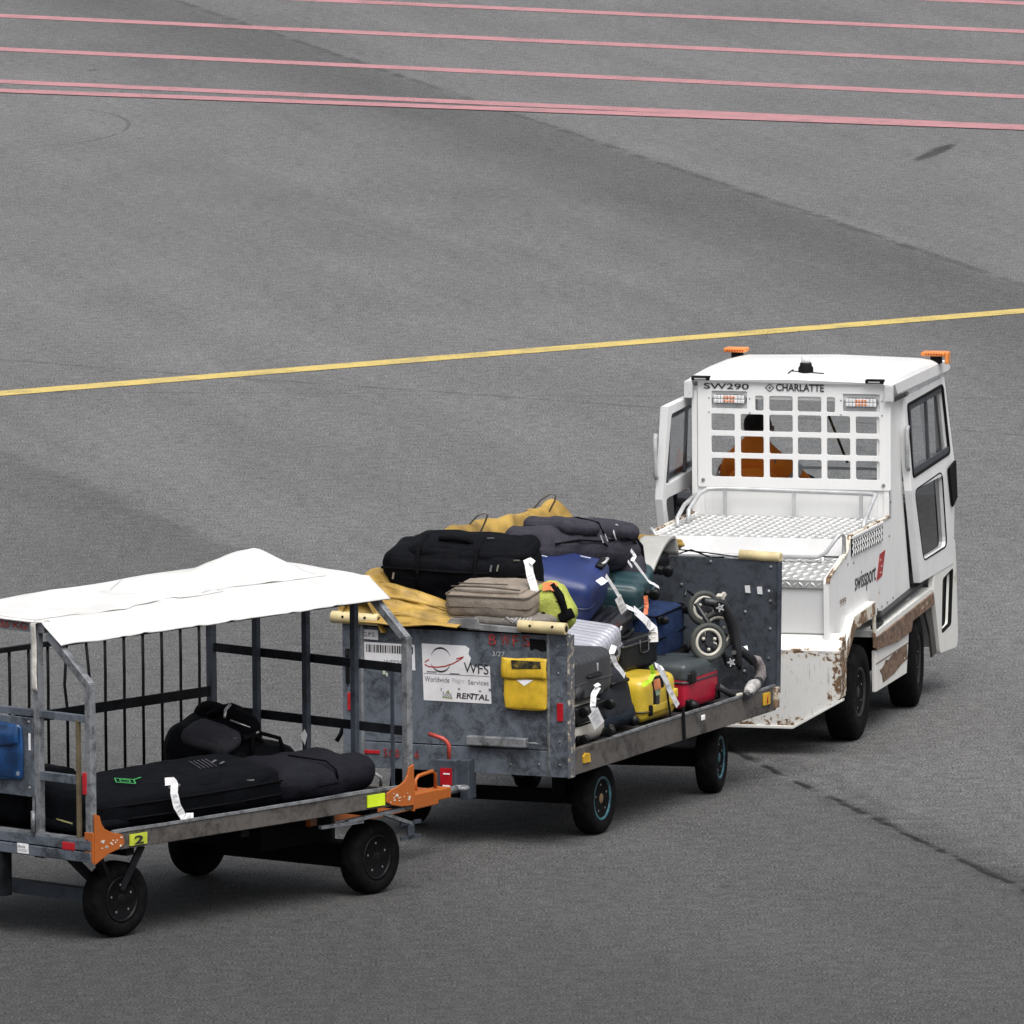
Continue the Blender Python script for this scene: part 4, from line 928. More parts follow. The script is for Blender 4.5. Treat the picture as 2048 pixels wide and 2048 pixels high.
# corner posts bent inwards at the top
ZB, ZT, YI = 1.385, 1.665, .33
def post(x, right_, mat, name='corner_post', s_=.042):
    f = (lambda y: y) if right_ else (lambda y: WC - y)
    m = MB(); m.bar((x, f(.022), .56), (x, f(.020), ZB), s_, s_, (1, 0, 0)); m.bar((x, f(.018), ZB - .012), (x, f(YI - .015), ZT - .040), s_, s_, (1, 0, 0)); return m.build(name, mat, cc, .003)
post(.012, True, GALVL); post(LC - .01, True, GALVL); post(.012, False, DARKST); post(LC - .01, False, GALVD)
# roof frame
m = MB(); m.box(-.01, .035, YI, WC - YI, 1.628, 1.682); rb = m.build('roof_beam', GALVL, cc, .003)
text('35 KG', 'load_lettering', REDINK, rb, (-.0115, .655, 1.640), RU, RV, .20, .034, bold=.02)
m = MB(); m.box(LC - .035, LC + .01, YI, WC - YI, 1.628, 1.675); m.build('roof_beam', DARKST, cc, .003)
m = MB()
for y in (.24, WC - .24): m.box(0, LC, y - .012, y + .012, 1.565, 1.59)
m.build('roof_side_bar', DARKST, cc)
# rear rails
m = MB(); m.box(-.008, .025, .045, WC - .045, 1.178, 1.216); m.build('cross_rail', GALV, cc, .003)
m = MB(); m.box(-.008, .025, .105, .38, .845, .892); m.build('cross_rail', GALV, cc, .003)
m = MB(); m.box(-.012, .028, .375, .415, .56, 1.63); m.build('inner_post', GALVL, cc, .003)
m = MB(); m.box(-.012, .028, .405, .43, .56, .76); m.tube([(-.02, .418, .68), (-.02, .418, .56)], .012, 8); m.build('gate_hinge', GALVL, cc)
m = MB(); m.box(-.010, .012, .088, .108, .56, 1.19); m.build('thin_post', simple('brass_post', (.19, .15, .09), .5, .4), cc, .002)
m = MB(); m.box(-.018, -.004, .415, 1.06, .752, 1.172); pl_ = m.build('sign_plate', GALV, cc, .003)
m = MB(); rivets(m, [(.445, .80), (.445, 1.15), (1.03, .80)], 'x', -.018, .009); m.build('rivets', CHROME, pl_)
m = MB(); m.box(-.0195, -.018, .432, .446, 1.0, 1.09); m.build('plate_label', PAPER, pl_)
bpm = simple('blue_vinyl', (.008, .05, .16), .3, 0, .25, 8, .2, 14, coat=.3)
m = MB(); m.rbox((.03, .45, .285), .014, .012, .006, 8, 7, c=(-.032, .71, .985)); bp_ = m.build('document_pouch', bpm, cc)
def flap2(u, v): return (-.052 - .012 * sin(v * 2.6) + .008 * mnoise.noise(Vector((u * 4, v * 3, 5))), .942 - .462 * u, 1.135 - .10 * v - .03 * sin(u * pi) * v)
m = MB(); m.sheet(flap2, 14, 8, .003); m.build('pouch_flap', bpm, bp_)
m = MB(); m.prism(rrect(.488, .512, .862, .886, .011, 4), 'x', -.0485, -.046); m.build('pouch_stud', simple('stud', (.25, .3, .36), .4), bp_)
m = MB(); m.box(-.0225, -.020, .455, .535, .448, .500); lab = m.build('beam_label', PAPER, cc)
text('Avis', 'label_lettering', INK, lab, (-.024, .530, .476), RU, RV, .055, .016); 
m = MB(); m.box(-.0235, -.0225, .46, .53, .466, .468); m.box(-.0235, -.0225, .465, .53, .458, .460); m.build('label_lines', GREYINK, lab)
m = MB(); m.box(-.0225, -.012, .118, .205, .496, .536); m.build('reflector', REDR, cc, .002)
m = MB(); m.box(-.018, -.008, .030, .055, .80, .915); m.build('reflector', REDR, cc, .002)
# hanging strap
def strapf(u, v):
    L = u * .46; y = .372 + .040 * v
    if L < .10: return (.03 - .05 * sin(L / .10 * pi / 2), y - .05 * (1 - L / .10), 1.692 - .012 * (L / .1) ** 2)
    return (-.024 - .004 * sin(L * 20), y + .004 * sin(L * 9), 1.68 - (L - .10))
m = MB(); m.sheet(strapf, 26, 3, .003); m.build('strap', simple('dirty_white_strap', (.62, .60, .56), .8, 0, .12, 30), cc)
# far side grid
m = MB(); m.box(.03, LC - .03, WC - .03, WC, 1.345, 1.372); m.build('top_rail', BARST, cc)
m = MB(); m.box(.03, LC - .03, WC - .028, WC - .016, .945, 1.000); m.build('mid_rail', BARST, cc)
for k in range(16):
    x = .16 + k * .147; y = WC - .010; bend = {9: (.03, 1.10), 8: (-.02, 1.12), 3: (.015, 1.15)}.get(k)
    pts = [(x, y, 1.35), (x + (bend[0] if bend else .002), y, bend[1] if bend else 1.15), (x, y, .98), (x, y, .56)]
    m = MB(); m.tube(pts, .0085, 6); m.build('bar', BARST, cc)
# front end
xf = LC
m = MB(); m.box(xf - .012, xf, .04, WC - .04, 1.190, 1.238); m.build('cross_rail', BARST, cc)
m = MB(); m.box(xf - .012, xf, .04, WC - .04, .850, .900); m.build('cross_rail', BARST, cc)
for y, zt in ((1.122, 1.60), (.75, 1.63), (.39, 1.63)):
    m = MB(); m.box(xf - .045, xf - .012, y - .018, y + .018, .56, zt); m.build('inner_post', GALVD, cc, .002)
m = MB(); m.box(xf - .02, xf - .01, .115, .135, .56, 1.19); m.build('thin_post', GALVD, cc)
m = MB()
for k in range(3): m.add([(xf - .05, .745 + .02 * k, .83 - .02 * k), (xf - .05, .725 + .02 * k, .80), (xf - .055, .74, .74 + .01 * k), (xf - .055, .77, .79)], [(0, 1, 2, 3)])
m.build('paper_scrap', PAPER, cc)
# orange corner gussets
def gusset(x, sg, name='corner_gusset'):
    m = MB(); a = x; b = x + sg * .22
    m.prism([(a, .70), (a + sg * .038, .685), (a + sg * .05, .645), (a + sg * .075, .612), (a + sg * .13, .588), (a + sg * .185, .575), (a + sg * .215, .562), (a + sg * .22, .515), (a + sg * .18, .495), (a + sg * .10, .478), (a, .43 if sg > 0 else .475)], 'y', -.018, -.006)
    m.box(min(a, a - sg * .012), max(a, a - sg * .012), -.012, .05, .44, .60)
    ob = m.build(name, rusty('chipped_orange_paint', (.37, .095, .015), amt=.12, scale=9, rustcol=(.1, .06, .04), grime=.4), cc, .003)
    m = MB()
    rn = random.Random(int(abs(x) * 10) + 2)
    for k in range(14):
        m = MB()
        cx = a + sg * rn.uniform(.03, .20); cz = .528 + rn.uniform(-.018, .03); rr0 = rn.uniform(.004, .014)
        m.prism([(cx + rr0 * rn.uniform(.5, 1.5) * cos(q * 1.05), cz + rr0 * rn.uniform(.4, 1.0) * sin(q * 1.05)) for q in range(6)], 'y', -.0195, -.0178)
        m.build('bare_metal_patch', simple('bare_patch_white', (.62, .58, .52), .6), ob)
gusset(.0, 1); gusset(LC, -1)
m = MB(); m.box(.27, .40, -.011, -.004, .500, .560); la = m.build('rail_label', simple('lime_label', (.55, .62, .05), .5), cc)
text('2', 'label_lettering', INK, la, (.30, -.013, .505), (1, 0, 0), RV, .07, .045, bold=.03)
m = MB(); m.box(2.10, 2.235, -.012, -.004, .500, .565); m.build('rail_label', LIME, cc)
# running gear and braces
m = MB(); m.box(.285, .355, .14, WC - .14, .165, .235); m.build('rear_axle', GALVD, cc)
for p_, q_, w_ in (((.02, .20, .46), (.32, .22, .22), .05), ((.10, .07, .46), (.30, .16, .24), .045), ((.42, .05, .48), (.33, .12, .25), .04), ((.02, WC - .20, .46), (.32, WC - .22, .22), .05)):
    m = MB(); m.bar(p_, q_, w_, .033); m.build('axle_brace', BARST, cc)
m = MB(); m.box(-.01, .06, .66, .74, .2, .45); m.build('support_plate', BARST, cc)
sc = radians(5)
def rotc(x, y): return rotp(x, y, 2.26, .75, -sc * -1)
m = MB(); m.bar((*rotc(2.24, .18), .20), (*rotc(2.24, 1.32), .20), .14, .13); m.tube([(2.24, .75, .24), (2.24, .75, .44)], .28, 24); m.box(1.75, 2.3, .45, 1.05, .26, .42); m.build('front_turntable', BLACKM, cc)
m = MB(); m.bar((2.00, .05, .43), (2.44, .02, .46), .03, .02); m.bar((2.25, .03, .45), (2.52, .06, .36), .03, .02); m.bar((1.80, .06, .42), (2.12, .05, .42), .03, .02); m.build('turntable_guard', GALVL, cc, .003)
m = MB(); m.bar((2.50, .05, .28), (2.50, .05, .38), .012, .05); m.bar((2.42, .05, .37), (2.58, .05, .37), .012, .02); m.bar((2.42, .05, .29), (2.58, .05, .29), .012, .02); m.build('guard_bracket', GALVD, cc)
for y, sd in ((.155, -1), (WC - .155, 1)):
    wheel(cc, (.32, y, .20), .20, .13, sd, RIMB, 0, RIMB, 5, .60)
    x_, y_ = rotc(2.235, y); wheel(cc, (x_, y_, .20), .20, .13, sd, RIMB, sc, RIMB, 5, .60)
# draw bar: orange, coupled to the cart ahead
a_ = Vector((2.45, .68, .33)); h_ = Vector((3.80, .905, .335)); d_ = (h_ - a_).normalized(); n_ = Vector((-d_.y, d_.x, 0))
orm = rusty('drawbar_orange', (.38, .10, .015), amt=.05, scale=10, rustcol=(.08, .05, .04), grime=.6)
m = MB(); m.bar(Vector((2.10, .45, .38)), a_ + d_ * .55, .06, .05); m.bar(Vector((2.10, 1.05, .38)), a_ + d_ * .55, .06, .05)
m.bar(a_ + d_ * .40, h_ - d_ * .30, .15, .085); m.bar(h_ - d_ * .31, h_ - d_ * .13, .09, .06); db = m.build('draw_bar', orm, cc, .006)
c0 = h_ - d_ * .42; m = MB(); m.tube([c0 + Vector((0, 0, .03)), c0 + Vector((0, 0, .10)), c0 + d_ * .03 + Vector((0, 0, .12)), c0 + d_ * .17 + Vector((0, 0, .13)), c0 + d_ * .20 + Vector((0, 0, .11)), c0 + d_ * .20 + Vector((0, 0, .03))], .010, 8); m.build('draw_bar_handle', orm, db)
m = MB(); m.tube([h_ - d_ * .16, h_ - d_ * .02], .022, 12); e_ = [(h_ + d_ * .03 + d_ * .04 * cos(a) + n_ * .04 * sin(a)) for a in [2 * pi * k / 16 for k in range(16)]]; m.tube(e_, .013, 8, True); m.build('tow_eye', GALVL, db)
# canopy: tarpaulin pulled over the roof frame, hanging a little over the right side
def ctop(x, y):
    u = (x + .025) / (LC + .06)
    return ZT + .022 + .012 * mnoise.noise(Vector((x * 1.7, y * 2.5, 3))) + .004 * mnoise.noise(Vector((x * 5, y * 6, 8))) + .030 * max(0, sin((u - .35) * 2.4)) * min(1, max(0, (y - .4) * 3))
def canopy(u, v):
    x = -.025 + (LC + .06) * u
    s_ = -.02 + 1.16 * v; L1, L2 = .21, .86
    if s_ < L1: k = s_ / L1; y = .195 + k * (YI - .195); z = 1.588 + k * (ctop(x, YI) - .006 - 1.588)
    elif s_ < L1 + L2: y = YI + (s_ - L1); z = ctop(x, y)
    else: k = (s_ - L1 - L2) / .1; y = YI + L2 + k * .07; z = ctop(x, YI + L2) - k * .09
    if s_ < L1:
        f_ = 1 - s_ / L1; y += .007 * sin(x * 9 + 1) * f_; z += .005 * mnoise.noise(Vector((x * 6, 0, 0))) * f_
        for xc in (.45, .62, 1.02, 1.28, 1.75, 2.1): z += .006 * math.exp(-((x - xc - .25 * (s_ / L1)) / .025) ** 2) * f_
    return (x, y, z)
m = MB(); m.sheet(canopy, 150, 50, .004)
m.build('canopy', TARPW, cc)
def lap(u, v):
    x = .02 + 2.30 * u; ye = .42 + .06 * mnoise.noise(Vector((x * 2.3, 1, 0))) + .03 * mnoise.noise(Vector((x * 7, 4, 0))) + .10 * u - .04 * sin(u * 7)
    y = ye + (1.19 - ye) * v
    z = ctop(x, y) + .003 + .008 * math.exp(-v * 16) * max(0, mnoise.noise(Vector((x * 6, 0, 2))) + .25) + .004 * abs(mnoise.noise(Vector((x * 4, y * 4, 2))))
    return (x, y, z)
m = MB(); m.sheet(lap, 140, 40, .0025); m.build('canopy_overlap', TARPW, cc)
def quadsheet(cs, n, amp, seed, th=.004):
    A_, B_, C_, D_ = [Vector(c) for c in cs]
    def f(u, v):
        p = (A_ * (1 - u) + B_ * u) * (1 - v) + (D_ * (1 - u) + C_ * u) * v
        return p + Vector((0, 0, amp * (mnoise.noise(p * 5 + Vector((seed, 0, 0))) + .5 * mnoise.noise(p * 13 + Vector((0, seed, 0))))))
    m = MB(); m.sheet(f, n, n, th); return m
def flap_fn(x0, x1, y0, y1, h, px, py, sx, sy, skew=0.0):
    # a ruck in the sheet: rim lies on the canopy, the fold stands up towards (px, py)
    def f(u, v):
        y = y0 + (y1 - y0) * v; x = x0 + (x1 - x0) * u + skew * (v - .5)
        lift = h * max(0, 1 - .8 * (abs((x - px) / sx) ** 1.1 + abs((y - py) / sy) ** 1.1)) * min(1, 9 * u, 9 * (1 - u) + (.55 if h > .05 else 0), 9 * v)
        return (x, y, ctop(x, y) + .006 + lift + .004 * mnoise.noise(Vector((x * 9, y * 9, 4))))
    return f
m = MB(); m.sheet(flap_fn(1.35, 2.36, .55, 1.14, .085, 2.30, 1.02, .42, .30, .12), 44, 30, .003); m.build('canopy_flap', TARPW, cc)
m = MB(); m.sheet(flap_fn(1.10, 1.44, .46, .96, .055, 1.22, .88, .09, .30, -.10), 26, 24, .003); m.build('canopy_fold', TARPW, cc)
# ================================================================== LUGGAGE
def frame(P, c, ax, az):
    X = Vector(ax).normalized(); Z = Vector(az); Z = (Z - X * Z.dot(X)).normalized(); Y = Z.cross(X)
    L = Matrix((X, Y, Z)).transposed().to_4x4(); L.translation = Vector(c); return P @ L
def ribfn(h, axis=1, pitch=.035, depth=.004, face=None):
    def f(P, d):
        if abs(d[0]) > .8 and axis != 0: return P
        k = abs(((P[axis] / pitch) % 1) - .5) * 2
        if face is not None and abs(d[face]) < .5: return P
        return P + d * depth * (1 if k > .55 else -1 if k < .3 else 0)
    return f
def bag(name, label, cat, P, c, ax, az, group=None): return thing(name, label, cat, frame(P, c, ax, az), group)
SEAMM = fabric('seam_black', (.004, .004, .005), .3, .95)
PLAST = simple('black_plastic', (.006, .006, .007), .42, 0, .15)
PLG = simple('dark_grey_plastic', (.035, .038, .042), .4, 0, .15)
TAGP = simple('tag_paper', (.90, .90, .92), .6, 0, .02)
def spinner(root, x, y, z, r=.026, dirx=-1, light=False):
    m = MB(); m.rbox((.035, .045, .045), .010, nint=2, c=(x, y, z)); hs_ = m.build('wheel_housing', PLAST, root)
    m = MB(); cx = x + dirx * (.018 + r * .8)
    for s_ in (-1, 1): m.lathe([(y + s_ * .004, r * .6), (y + s_ * .006, r), (y + s_ * .014, r), (y + s_ * .017, r * .7)], (cx, 0, z), 'y', 18)
    m.build('caster', PLAST, hs_)
    m = MB(); m.box(min(x, cx), max(x, cx), y - .003, y + .003, z - .012, z + .012); m.build('caster_fork', PLAST, hs_)
    if light:
        m = MB(); m.lathe([(y - .0185, r * .55), (y - .019, r * .2)], (cx, 0, z), 'y', 12)
        for k in range(4):
            a = k * pi / 2 + .4; m.bar((cx, y - .019, z), (cx + cos(a) * r * .75, y - .019, z + sin(a) * r * .75), .007, .003, (0, 1, 0))
        m.build('caster_disc', simple('caster_grey', (.42, .43, .45), .4), hs_)
def suitcase(name, label, P, c, ax, az, dims, mat, seam=SEAMM, r=.05, bulge=.008, wr=.002, fn=None, wheels=True, soft=False, handle=True, group='suitcases on the laden cart', cat='suitcase', whlight=False, piping=None, wr_scale=5, seamz=0.0, nint=10, whr=.026):
    root = bag(name, label, cat, P, c, ax, az, group)
    L, Wd, T = dims
    sd_ = random.random() * 20
    m = MB(); m.rbox(dims, r, bulge, wr, wr_scale, nint, fn, sd_); m.build('shell' if not soft else 'fabric_body', mat, root)
    # zip / closing seam all round
    m = MB(); hx_, hy_ = L / 2 + bulge * .35 + .001, Wd / 2 + bulge * .35 + .001; pts = []
    rr_ = max(r * .9, .02)
    for cx, cy, a0 in ((hx_ - rr_, hy_ - rr_, 0), (-hx_ + rr_, hy_ - rr_, 90), (-hx_ + rr_, -hy_ + rr_, 180), (hx_ - rr_, -hy_ + rr_, 270)):
        for k in range(5): a = radians(a0 + 22.5 * k); pts.append((cx + rr_ * cos(a), cy + rr_ * sin(a), seamz))
    m.tube(pts, .0065, 6, True); m.build('zip', seam, root)
    if piping:
        m = MB()
        for s_ in (-1, 1): m.tube([(p[0] * .985, p[1] * .985, s_ * (T / 2 - r * .25)) for p in pts], .005, 6, True)
        m.build('piping', piping, root)
    if handle:
        m = MB(); x = L / 2 + bulge * .5
        m.tube([(x - .004, -.085, 0), (x + .016, -.075, 0), (x + .022, -.05, 0), (x + .023, .05, 0), (x + .016, .075, 0), (x - .004, .085, 0)], .010, 8); m.build('carry_handle', PLAST, root)
        m = MB(); y = -(Wd / 2 + bulge * .5)
        m.tube([(-.085, y + .004, 0), (-.075, y - .016, 0), (-.05, y - .022, 0), (.05, y - .022, 0), (.075, y - .016, 0), (.085, y + .004, 0)], .009, 8); m.build('side_handle', PLAST, root)
        m = MB(); m.box(L / 2 - .004, L / 2 + .010, -.13, .13, -T / 2 + .015, -T / 2 + .055); m.build('trolley_handle', PLG, root)
    if wheels:
        for sy in (-1, 1):
            for sz in (-1, 1): spinner(root, -L / 2 + .004, sy * (Wd / 2 - .045), sz * (T / 2 - .035), whr, -1, whlight)
    return root
def ltag(root, pts, w=.028, name='luggage_tag', mat=None, ax_=None):
    """flat paper strip through the points, slightly creased"""
    P_ = [Vector(p) for p in pts]; Q = []
    for p, q in zip(P_, P_[1:]):
        for k in range(3): Q.append(p.lerp(q, k / 3))
    Q.append(P_[-1]); A = Vector(ax_ or (0, 0, 1)).normalized(); vs = []; fs = []; m = MB()
    for i, q in enumerate(Q):
        d = (Q[min(i + 1, len(Q) - 1)] - Q[max(i - 1, 0)]).normalized(); wv = d.cross(A).normalized() * w / 2
        off = A * (.004 * mnoise.noise(q * 30)); tw = A * (.006 * mnoise.noise(q * 17 + Vector((5, 0, 0))))
        vs += [q - wv + off - tw, q + wv + off + tw]
        if i: fs.append((2 * i - 2, 2 * i - 1, 2 * i + 1, 2 * i))
    m.add(vs, fs, False); o = m.build(name, mat or TAGP, root)
    s_ = o.modifiers.new('solid', 'SOLIDIFY'); s_.thickness = .0010
    if mat is None and w >= .03:
        mk = MB(); rnd = random.Random(len(Q) + int(w * 1e4)); L = [(P_[i], P_[i + 1]) for i in range(len(P_) - 1)]
        for (p, q) in L[len(L) // 2:]:
            d = (q - p); n_ = int(d.length / .010); dn = d.normalized(); wv = dn.cross(A).normalized() * w / 2
            for k in range(1, n_):
                if rnd.random() < .55:
                    c_ = p + dn * (k * .010) - A * .006; f_ = rnd.uniform(.3, .75)
                    mk.add([c_ - wv * f_, c_ + wv * f_, c_ + wv * f_ + dn * .0025, c_ - wv * f_ + dn * .0025], [(0, 1, 2, 3)])
        if mk.v: mk.build('tag_print', simple('tag_ink', (.28, .28, .30), .7), o)
    return o
def wtag(root, pts, w=.028, mat=None, name='luggage_tag', view=(.80, .45, -.50), P=B):
    """same, points in cart coordinates and strip turned towards the cart's rear right"""
    inv = root.matrix_world.inverted() @ P
    v = (inv.to_3x3() @ Vector(view)).normalized()
    return ltag(root, [inv @ Vector(p) for p in pts], w, name, mat, v)
OUT, IN = (0, -1, 0), (0, 1, 0)
# ---- bottom row, left to right in the opening of the middle cart
cr = simple('cream_shell', (.50, .475, .42), .35, 0, .06, coat=.2)
s1 = suitcase('suitcase', 'small cream hard suitcase lying on the deck at the corner post, black wheels outwards', B, (.50, .37, .645), IN, (0, .0, 1), (.56, .44, .225), cr, r=.05, seamz=.0, whr=.03)
m = MB(); m.rbox((.05, .40, .10), .02, nint=3, c=(-.27, .02, .055)); m.build('end_cap', PLAST, s1)

dk = fabric('charcoal_nylon', (.020, .022, .028))
s2 = suitcase('suitcase', 'charcoal soft suitcase standing between the cream case and the yellow case', B, (1.00, .32, .69), (0, .25, 1), OUT, (.31, .45, .34), dk, r=.05, bulge=.02, wr=.006, soft=True, wheels=False, seamz=.08)
m = MB(); m.rbox((.14, .47, .30), .05, .01, nint=6, c=(-.11, 0, .02)); m.build('lower_cover', fabric('midnight_nylon', (.012, .018, .028)), s2)
m = MB(); m.tube([(.06, -.14, .185), (.065, -.10, .215), (.065, .06, .215), (.06, .10, .185)], .012, 8); m.build('front_handle', PLAST, s2)
for yy in (-.17, .17): m = MB(); m.lathe([(yy - .015, .03), (yy + .015, .03)], (-.17, 0, .16), 'y', 16); m.build('trolley_wheel', PLAST, s2)
ye = simple('yellow_shell', (.62, .44, .035), .33, 0, .08, 7, coat=.3, dirt=(.4, .28, .05), dirt_amt=.4)
s3 = suitcase('suitcase', 'bright yellow hard suitcase on the deck edge with dark recessed handle, white and lime tags', B, (1.53, .41, .652), OUT, (0, 0, 1), (.60, .47, .25), ye, r=.055, wheels=False, handle=False, seam=simple('dark_seam', (.10, .075, .02), .5), seamz=-.06)
m = MB(); m.rbox((.012, .155, .165), .004, nint=2, c=(.300, -.045, .045)); rc = m.build('handle_recess', PLAST, s3)
m = MB(); m.box(.304, .312, -.065, -.045, -.03, .12); m.box(.304, .312, -.09, -.075, -.03, .12); m.build('handle_bars', PLG, rc)
m = MB(); m.rbox((.025, .30, .05), .01, nint=3, c=(.298, -.02, -.052)); m.rbox((.03, .05, .055), .01, nint=2, c=(.300, .19, .0)); m.build('latch_bar', ye, s3)
m = MB(); m.rbox((.028, .03, .062), .006, nint=2, c=(.304, -.165, -.055)); m.build('latch', PLAST, s3)
m = MB(); m.tube([(.315, .045, .12), (.318, .055, .0), (.325, .07, -.10), (.33, .075, -.19), (.325, .085, -.26)], .006, 6); m.build('strap', PLAST, s3)




rd = simple('red_shell', (.36, .006, .028), .38, 0, .1, 8)
s4 = suitcase('suitcase', 'crimson suitcase with a dark grey upper half on the deck beside the yellow case', B, (2.13, .36, .655), OUT, (0, 0, 1), (.50, .48, .25), rd, r=.035, wheels=False, handle=False, bulge=.006, wr=.002, seam=PLG, seamz=.03)
m = MB(); m.rbox((.505, .485, .115), .035, .006, nint=6, c=(0, 0, .080)); tp = m.build('grey_upper_shell', simple('slate_plastic', (.045, .055, .06), .4), s4)
m = MB(); m.rbox((.05, .10, .075), .02, nint=3, c=(.245, -.17, .055)); m.build('corner_handle', PLAST, s4)
m = MB(); m.rbox((.035, .06, .05), .01, nint=2, c=(.25, -.20, -.09)); m.lathe([(-.235, .032), (-.20, .032)], (.28, 0, -.10), 'y', 16); m.rbox((.03, .05, .05), .01, nint=2, c=(.25, .20, -.09)); m.build('trolley_wheels', PLAST, s4)
m = MB();
for k in range(3): m.rbox((.004, .006, .006), .002, nint=2, c=(.256, -.08 + .12 * k, .06)); 
m.build('rivet_dots', CHROME, s4)
# ---- second row
hd = simple('graphite_shell', (.032, .033, .037), .36, 0, .08, 6, coat=.2)
s5 = suitcase('suitcase', 'graphite hard suitcase with ridged lid lying on the cream case, behind the corner post', B, (.50, .36, .905), OUT, (0, -.05, 1), (.56, .58, .25), hd, r=.05, fn=ribfn(None, 1, .058, .004, 2), wheels=False, seam=PLG, seamz=-.03, nint=44)
m = MB(); m.rbox((.008, .016, .045), .003, nint=2, c=(.285, .06, .04)); m.build('lock_badge', ALU, s5)
si = simple('silver_shell', (.36, .37, .42), .32, .15, .06, 6, coat=.2)
s6 = suitcase('suitcase', 'silver ribbed hard suitcase leaning behind the graphite case', B, (1.10, .58, .965), (.10, -1, -.10), (-.16, -.12, 1), (.66, .50, .22), si, r=.055, fn=ribfn(None, 1, .050, .006, None), wheels=False, seam=simple('silver_seam', (.22, .22, .25), .4), nint=44)

s7 = suitcase('suitcase', 'black square-edged case with a cut-out handle resting on the yellow case', B, (1.74, .60, .868), OUT, (0, -.02, 1), (.56, .48, .17), simple('matt_black_case', (.010, .011, .013), .5, 0, .15), r=.022, wheels=False, handle=False, bulge=.002, seamz=.06, seam=PLG)
m = MB(); m.rbox((.012, .11, .055), .012, nint=3, c=(.278, .03, .045)); m.build('handle_cutout', simple('cutout_black', (.004, .004, .005), .8), s7)
m = MB(); m.bar((.286, -.23, .095), (.286, .23, .098), .006, .008); m.tube([(.285, -.03, .078), (.287, -.03, .012), (.287, .0, .0), (.287, .07, .0), (.287, .09, .012), (.285, .09, .078)], .005, 6); m.build('case_trim', PLG, s7)
nv = fabric('navy_canvas', (.012, .026, .075), .35, .85, 120)
s8 = suitcase('suitcase', 'navy canvas suitcase on top of the crimson case, four grey spinner wheels outwards', B, (2.33, .66, .915), (0, 1, .05), (-.06, -.05, 1), (.54, .43, .29), nv, r=.045, bulge=.012, wr=.003, soft=True, whlight=True, piping=SEAMM, whr=.022)
m = MB(); m.rbox((.04, .44, .05), .015, nint=3, c=(-.275, 0, -.135)); m.build('base_bumper', PLAST, s8)
# ---- third row
tl = simple('teal_shell', (.020, .052, .062), .4, 0, .08, 6, coat=.25)
s9 = suitcase('suitcase', 'dark teal hard suitcase on the navy canvas case, below the charcoal rucksack', B, (2.18, .82, 1.165), (.22, -1, -.08), (-.20, -.22, 1), (.66, .44, .22), tl, r=.06, wheels=False, handle=False, nint=30, fn=ribfn(None, 1, .09, .003, 2), seam=simple('teal_trim', (.07, .13, .14), .3), seamz=-.02)
m = MB(); m.lathe([(.127, .07), (.135, .068), (.136, .05), (.130, .045)], (.10, -.16, 0), 'z', 24); m.build('handle_dish', simple('teal_dark', (.008, .02, .024), .4), s9)
for yy in (-.19, .19): spinner(s9, .365, yy, .07, .03, 1)

s10 = suitcase('suitcase', 'black ribbed hard suitcase wedged under the large royal blue case', B, (1.62, .72, .995), (.15, -1, -.05), (-.10, -.1, 1), (.66, .46, .22), simple('black_shell', (.008, .008, .011), .3, 0, .1, coat=.3), r=.05, fn=ribfn(None, 0, .05, .004, 2), seamz=-.02, seam=PLG, nint=44)
m = MB(); m.rbox((.006, .035, .022), .004, nint=2, c=(.338, -.10, .06)); m.build('white_badge', PAPER, s10)


bl = simple('royal_blue_shell', (.014, .028, .12), .45, 0, .10, 5, coat=.05)
s11 = suitcase('suitcase', 'large royal blue hard suitcase across the top of the pile with a black lock', B, (1.50, .90, 1.285), (.18, -1, -.20), (-.24, -.10, 1), (.82, .47, .28), bl, r=.065, wheels=True, handle=False, seam=simple('blue_seam', (.01, .015, .06), .4), bulge=.012)
m = MB(); m.rbox((.05, .13, .030), .014, nint=3, c=(.375, .12, .145)); lk = m.build('lock_plate', PLAST, s11)
m = MB(); m.tube([(.385, .075, .160), (.40, .09, .168), (.40, .15, .168), (.385, .165, .160)], .008, 8); m.build('lock_handle', ALU, lk)
m = MB(); m.box(.25, .31, .10, .112, .166, .168); m.box(.05, .085, -.01, .0, .166, .168); m.build('scuffs', simple('pale_scuff', (.45, .47, .55), .6), s11)



# ---- soft bags on top
def softbag(name, label, cat, P, c, ax, az, dims, mat, r, bulge, wr, taper=0, group='soft bags on the laden cart', wsc=6):
    root = bag(name, label, cat, P, c, ax, az, group); m = MB(); m.rbox(dims, r, bulge, wr, wsc, 16, None, random.random() * 30, taper=taper); m.build('fabric_body', mat, root); return root
cg = fabric('charcoal_canvas', (.036, .034, .046), .2, .85)
b1 = softbag('rucksack', 'large charcoal grey rucksack slumped on top of the pile over the royal blue case', 'rucksack', B, (2.02, .84, 1.415), (.95, -.22, -.13), (-.1, .05, 1), (1.05, .42, .24), cg, .10, .02, .024, 0)
m = MB(); m.rbox((.40, .36, .13), .06, .015, .014, 6, 10, c=(.28, -.03, .11)); pk = m.build('front_pocket', cg, b1)
m = MB(); m.rbox((.40, .34, .10), .045, .015, .014, 6, 10, c=(-.18, -.04, .12)); m.build('front_pocket', cg, b1)
m = MB(); m.rbox((.20, .36, .26), .08, .02, .02, 6, 8, c=(.46, -.06, -.12)); m.build('side_pocket', cg, b1)
m = MB(); m.tube([(-.48, -.20, .02), (-.25, -.225, .05), (0, -.23, .05), (.08, -.22, .02)], .006, 6); m.tube([(.03, .12, .17), (.06, .0, .185), (.08, -.14, .16), (.09, -.22, .05)], .007, 6); m.tube([(.44, .10, .14), (.475, 0, .15), (.485, -.16, .10)], .007, 6); m.tube([(.10, -.22, .06), (.28, -.23, .08), (.42, -.21, .05)], .006, 6); m.build('zip', SEAMM, b1)
m = MB()
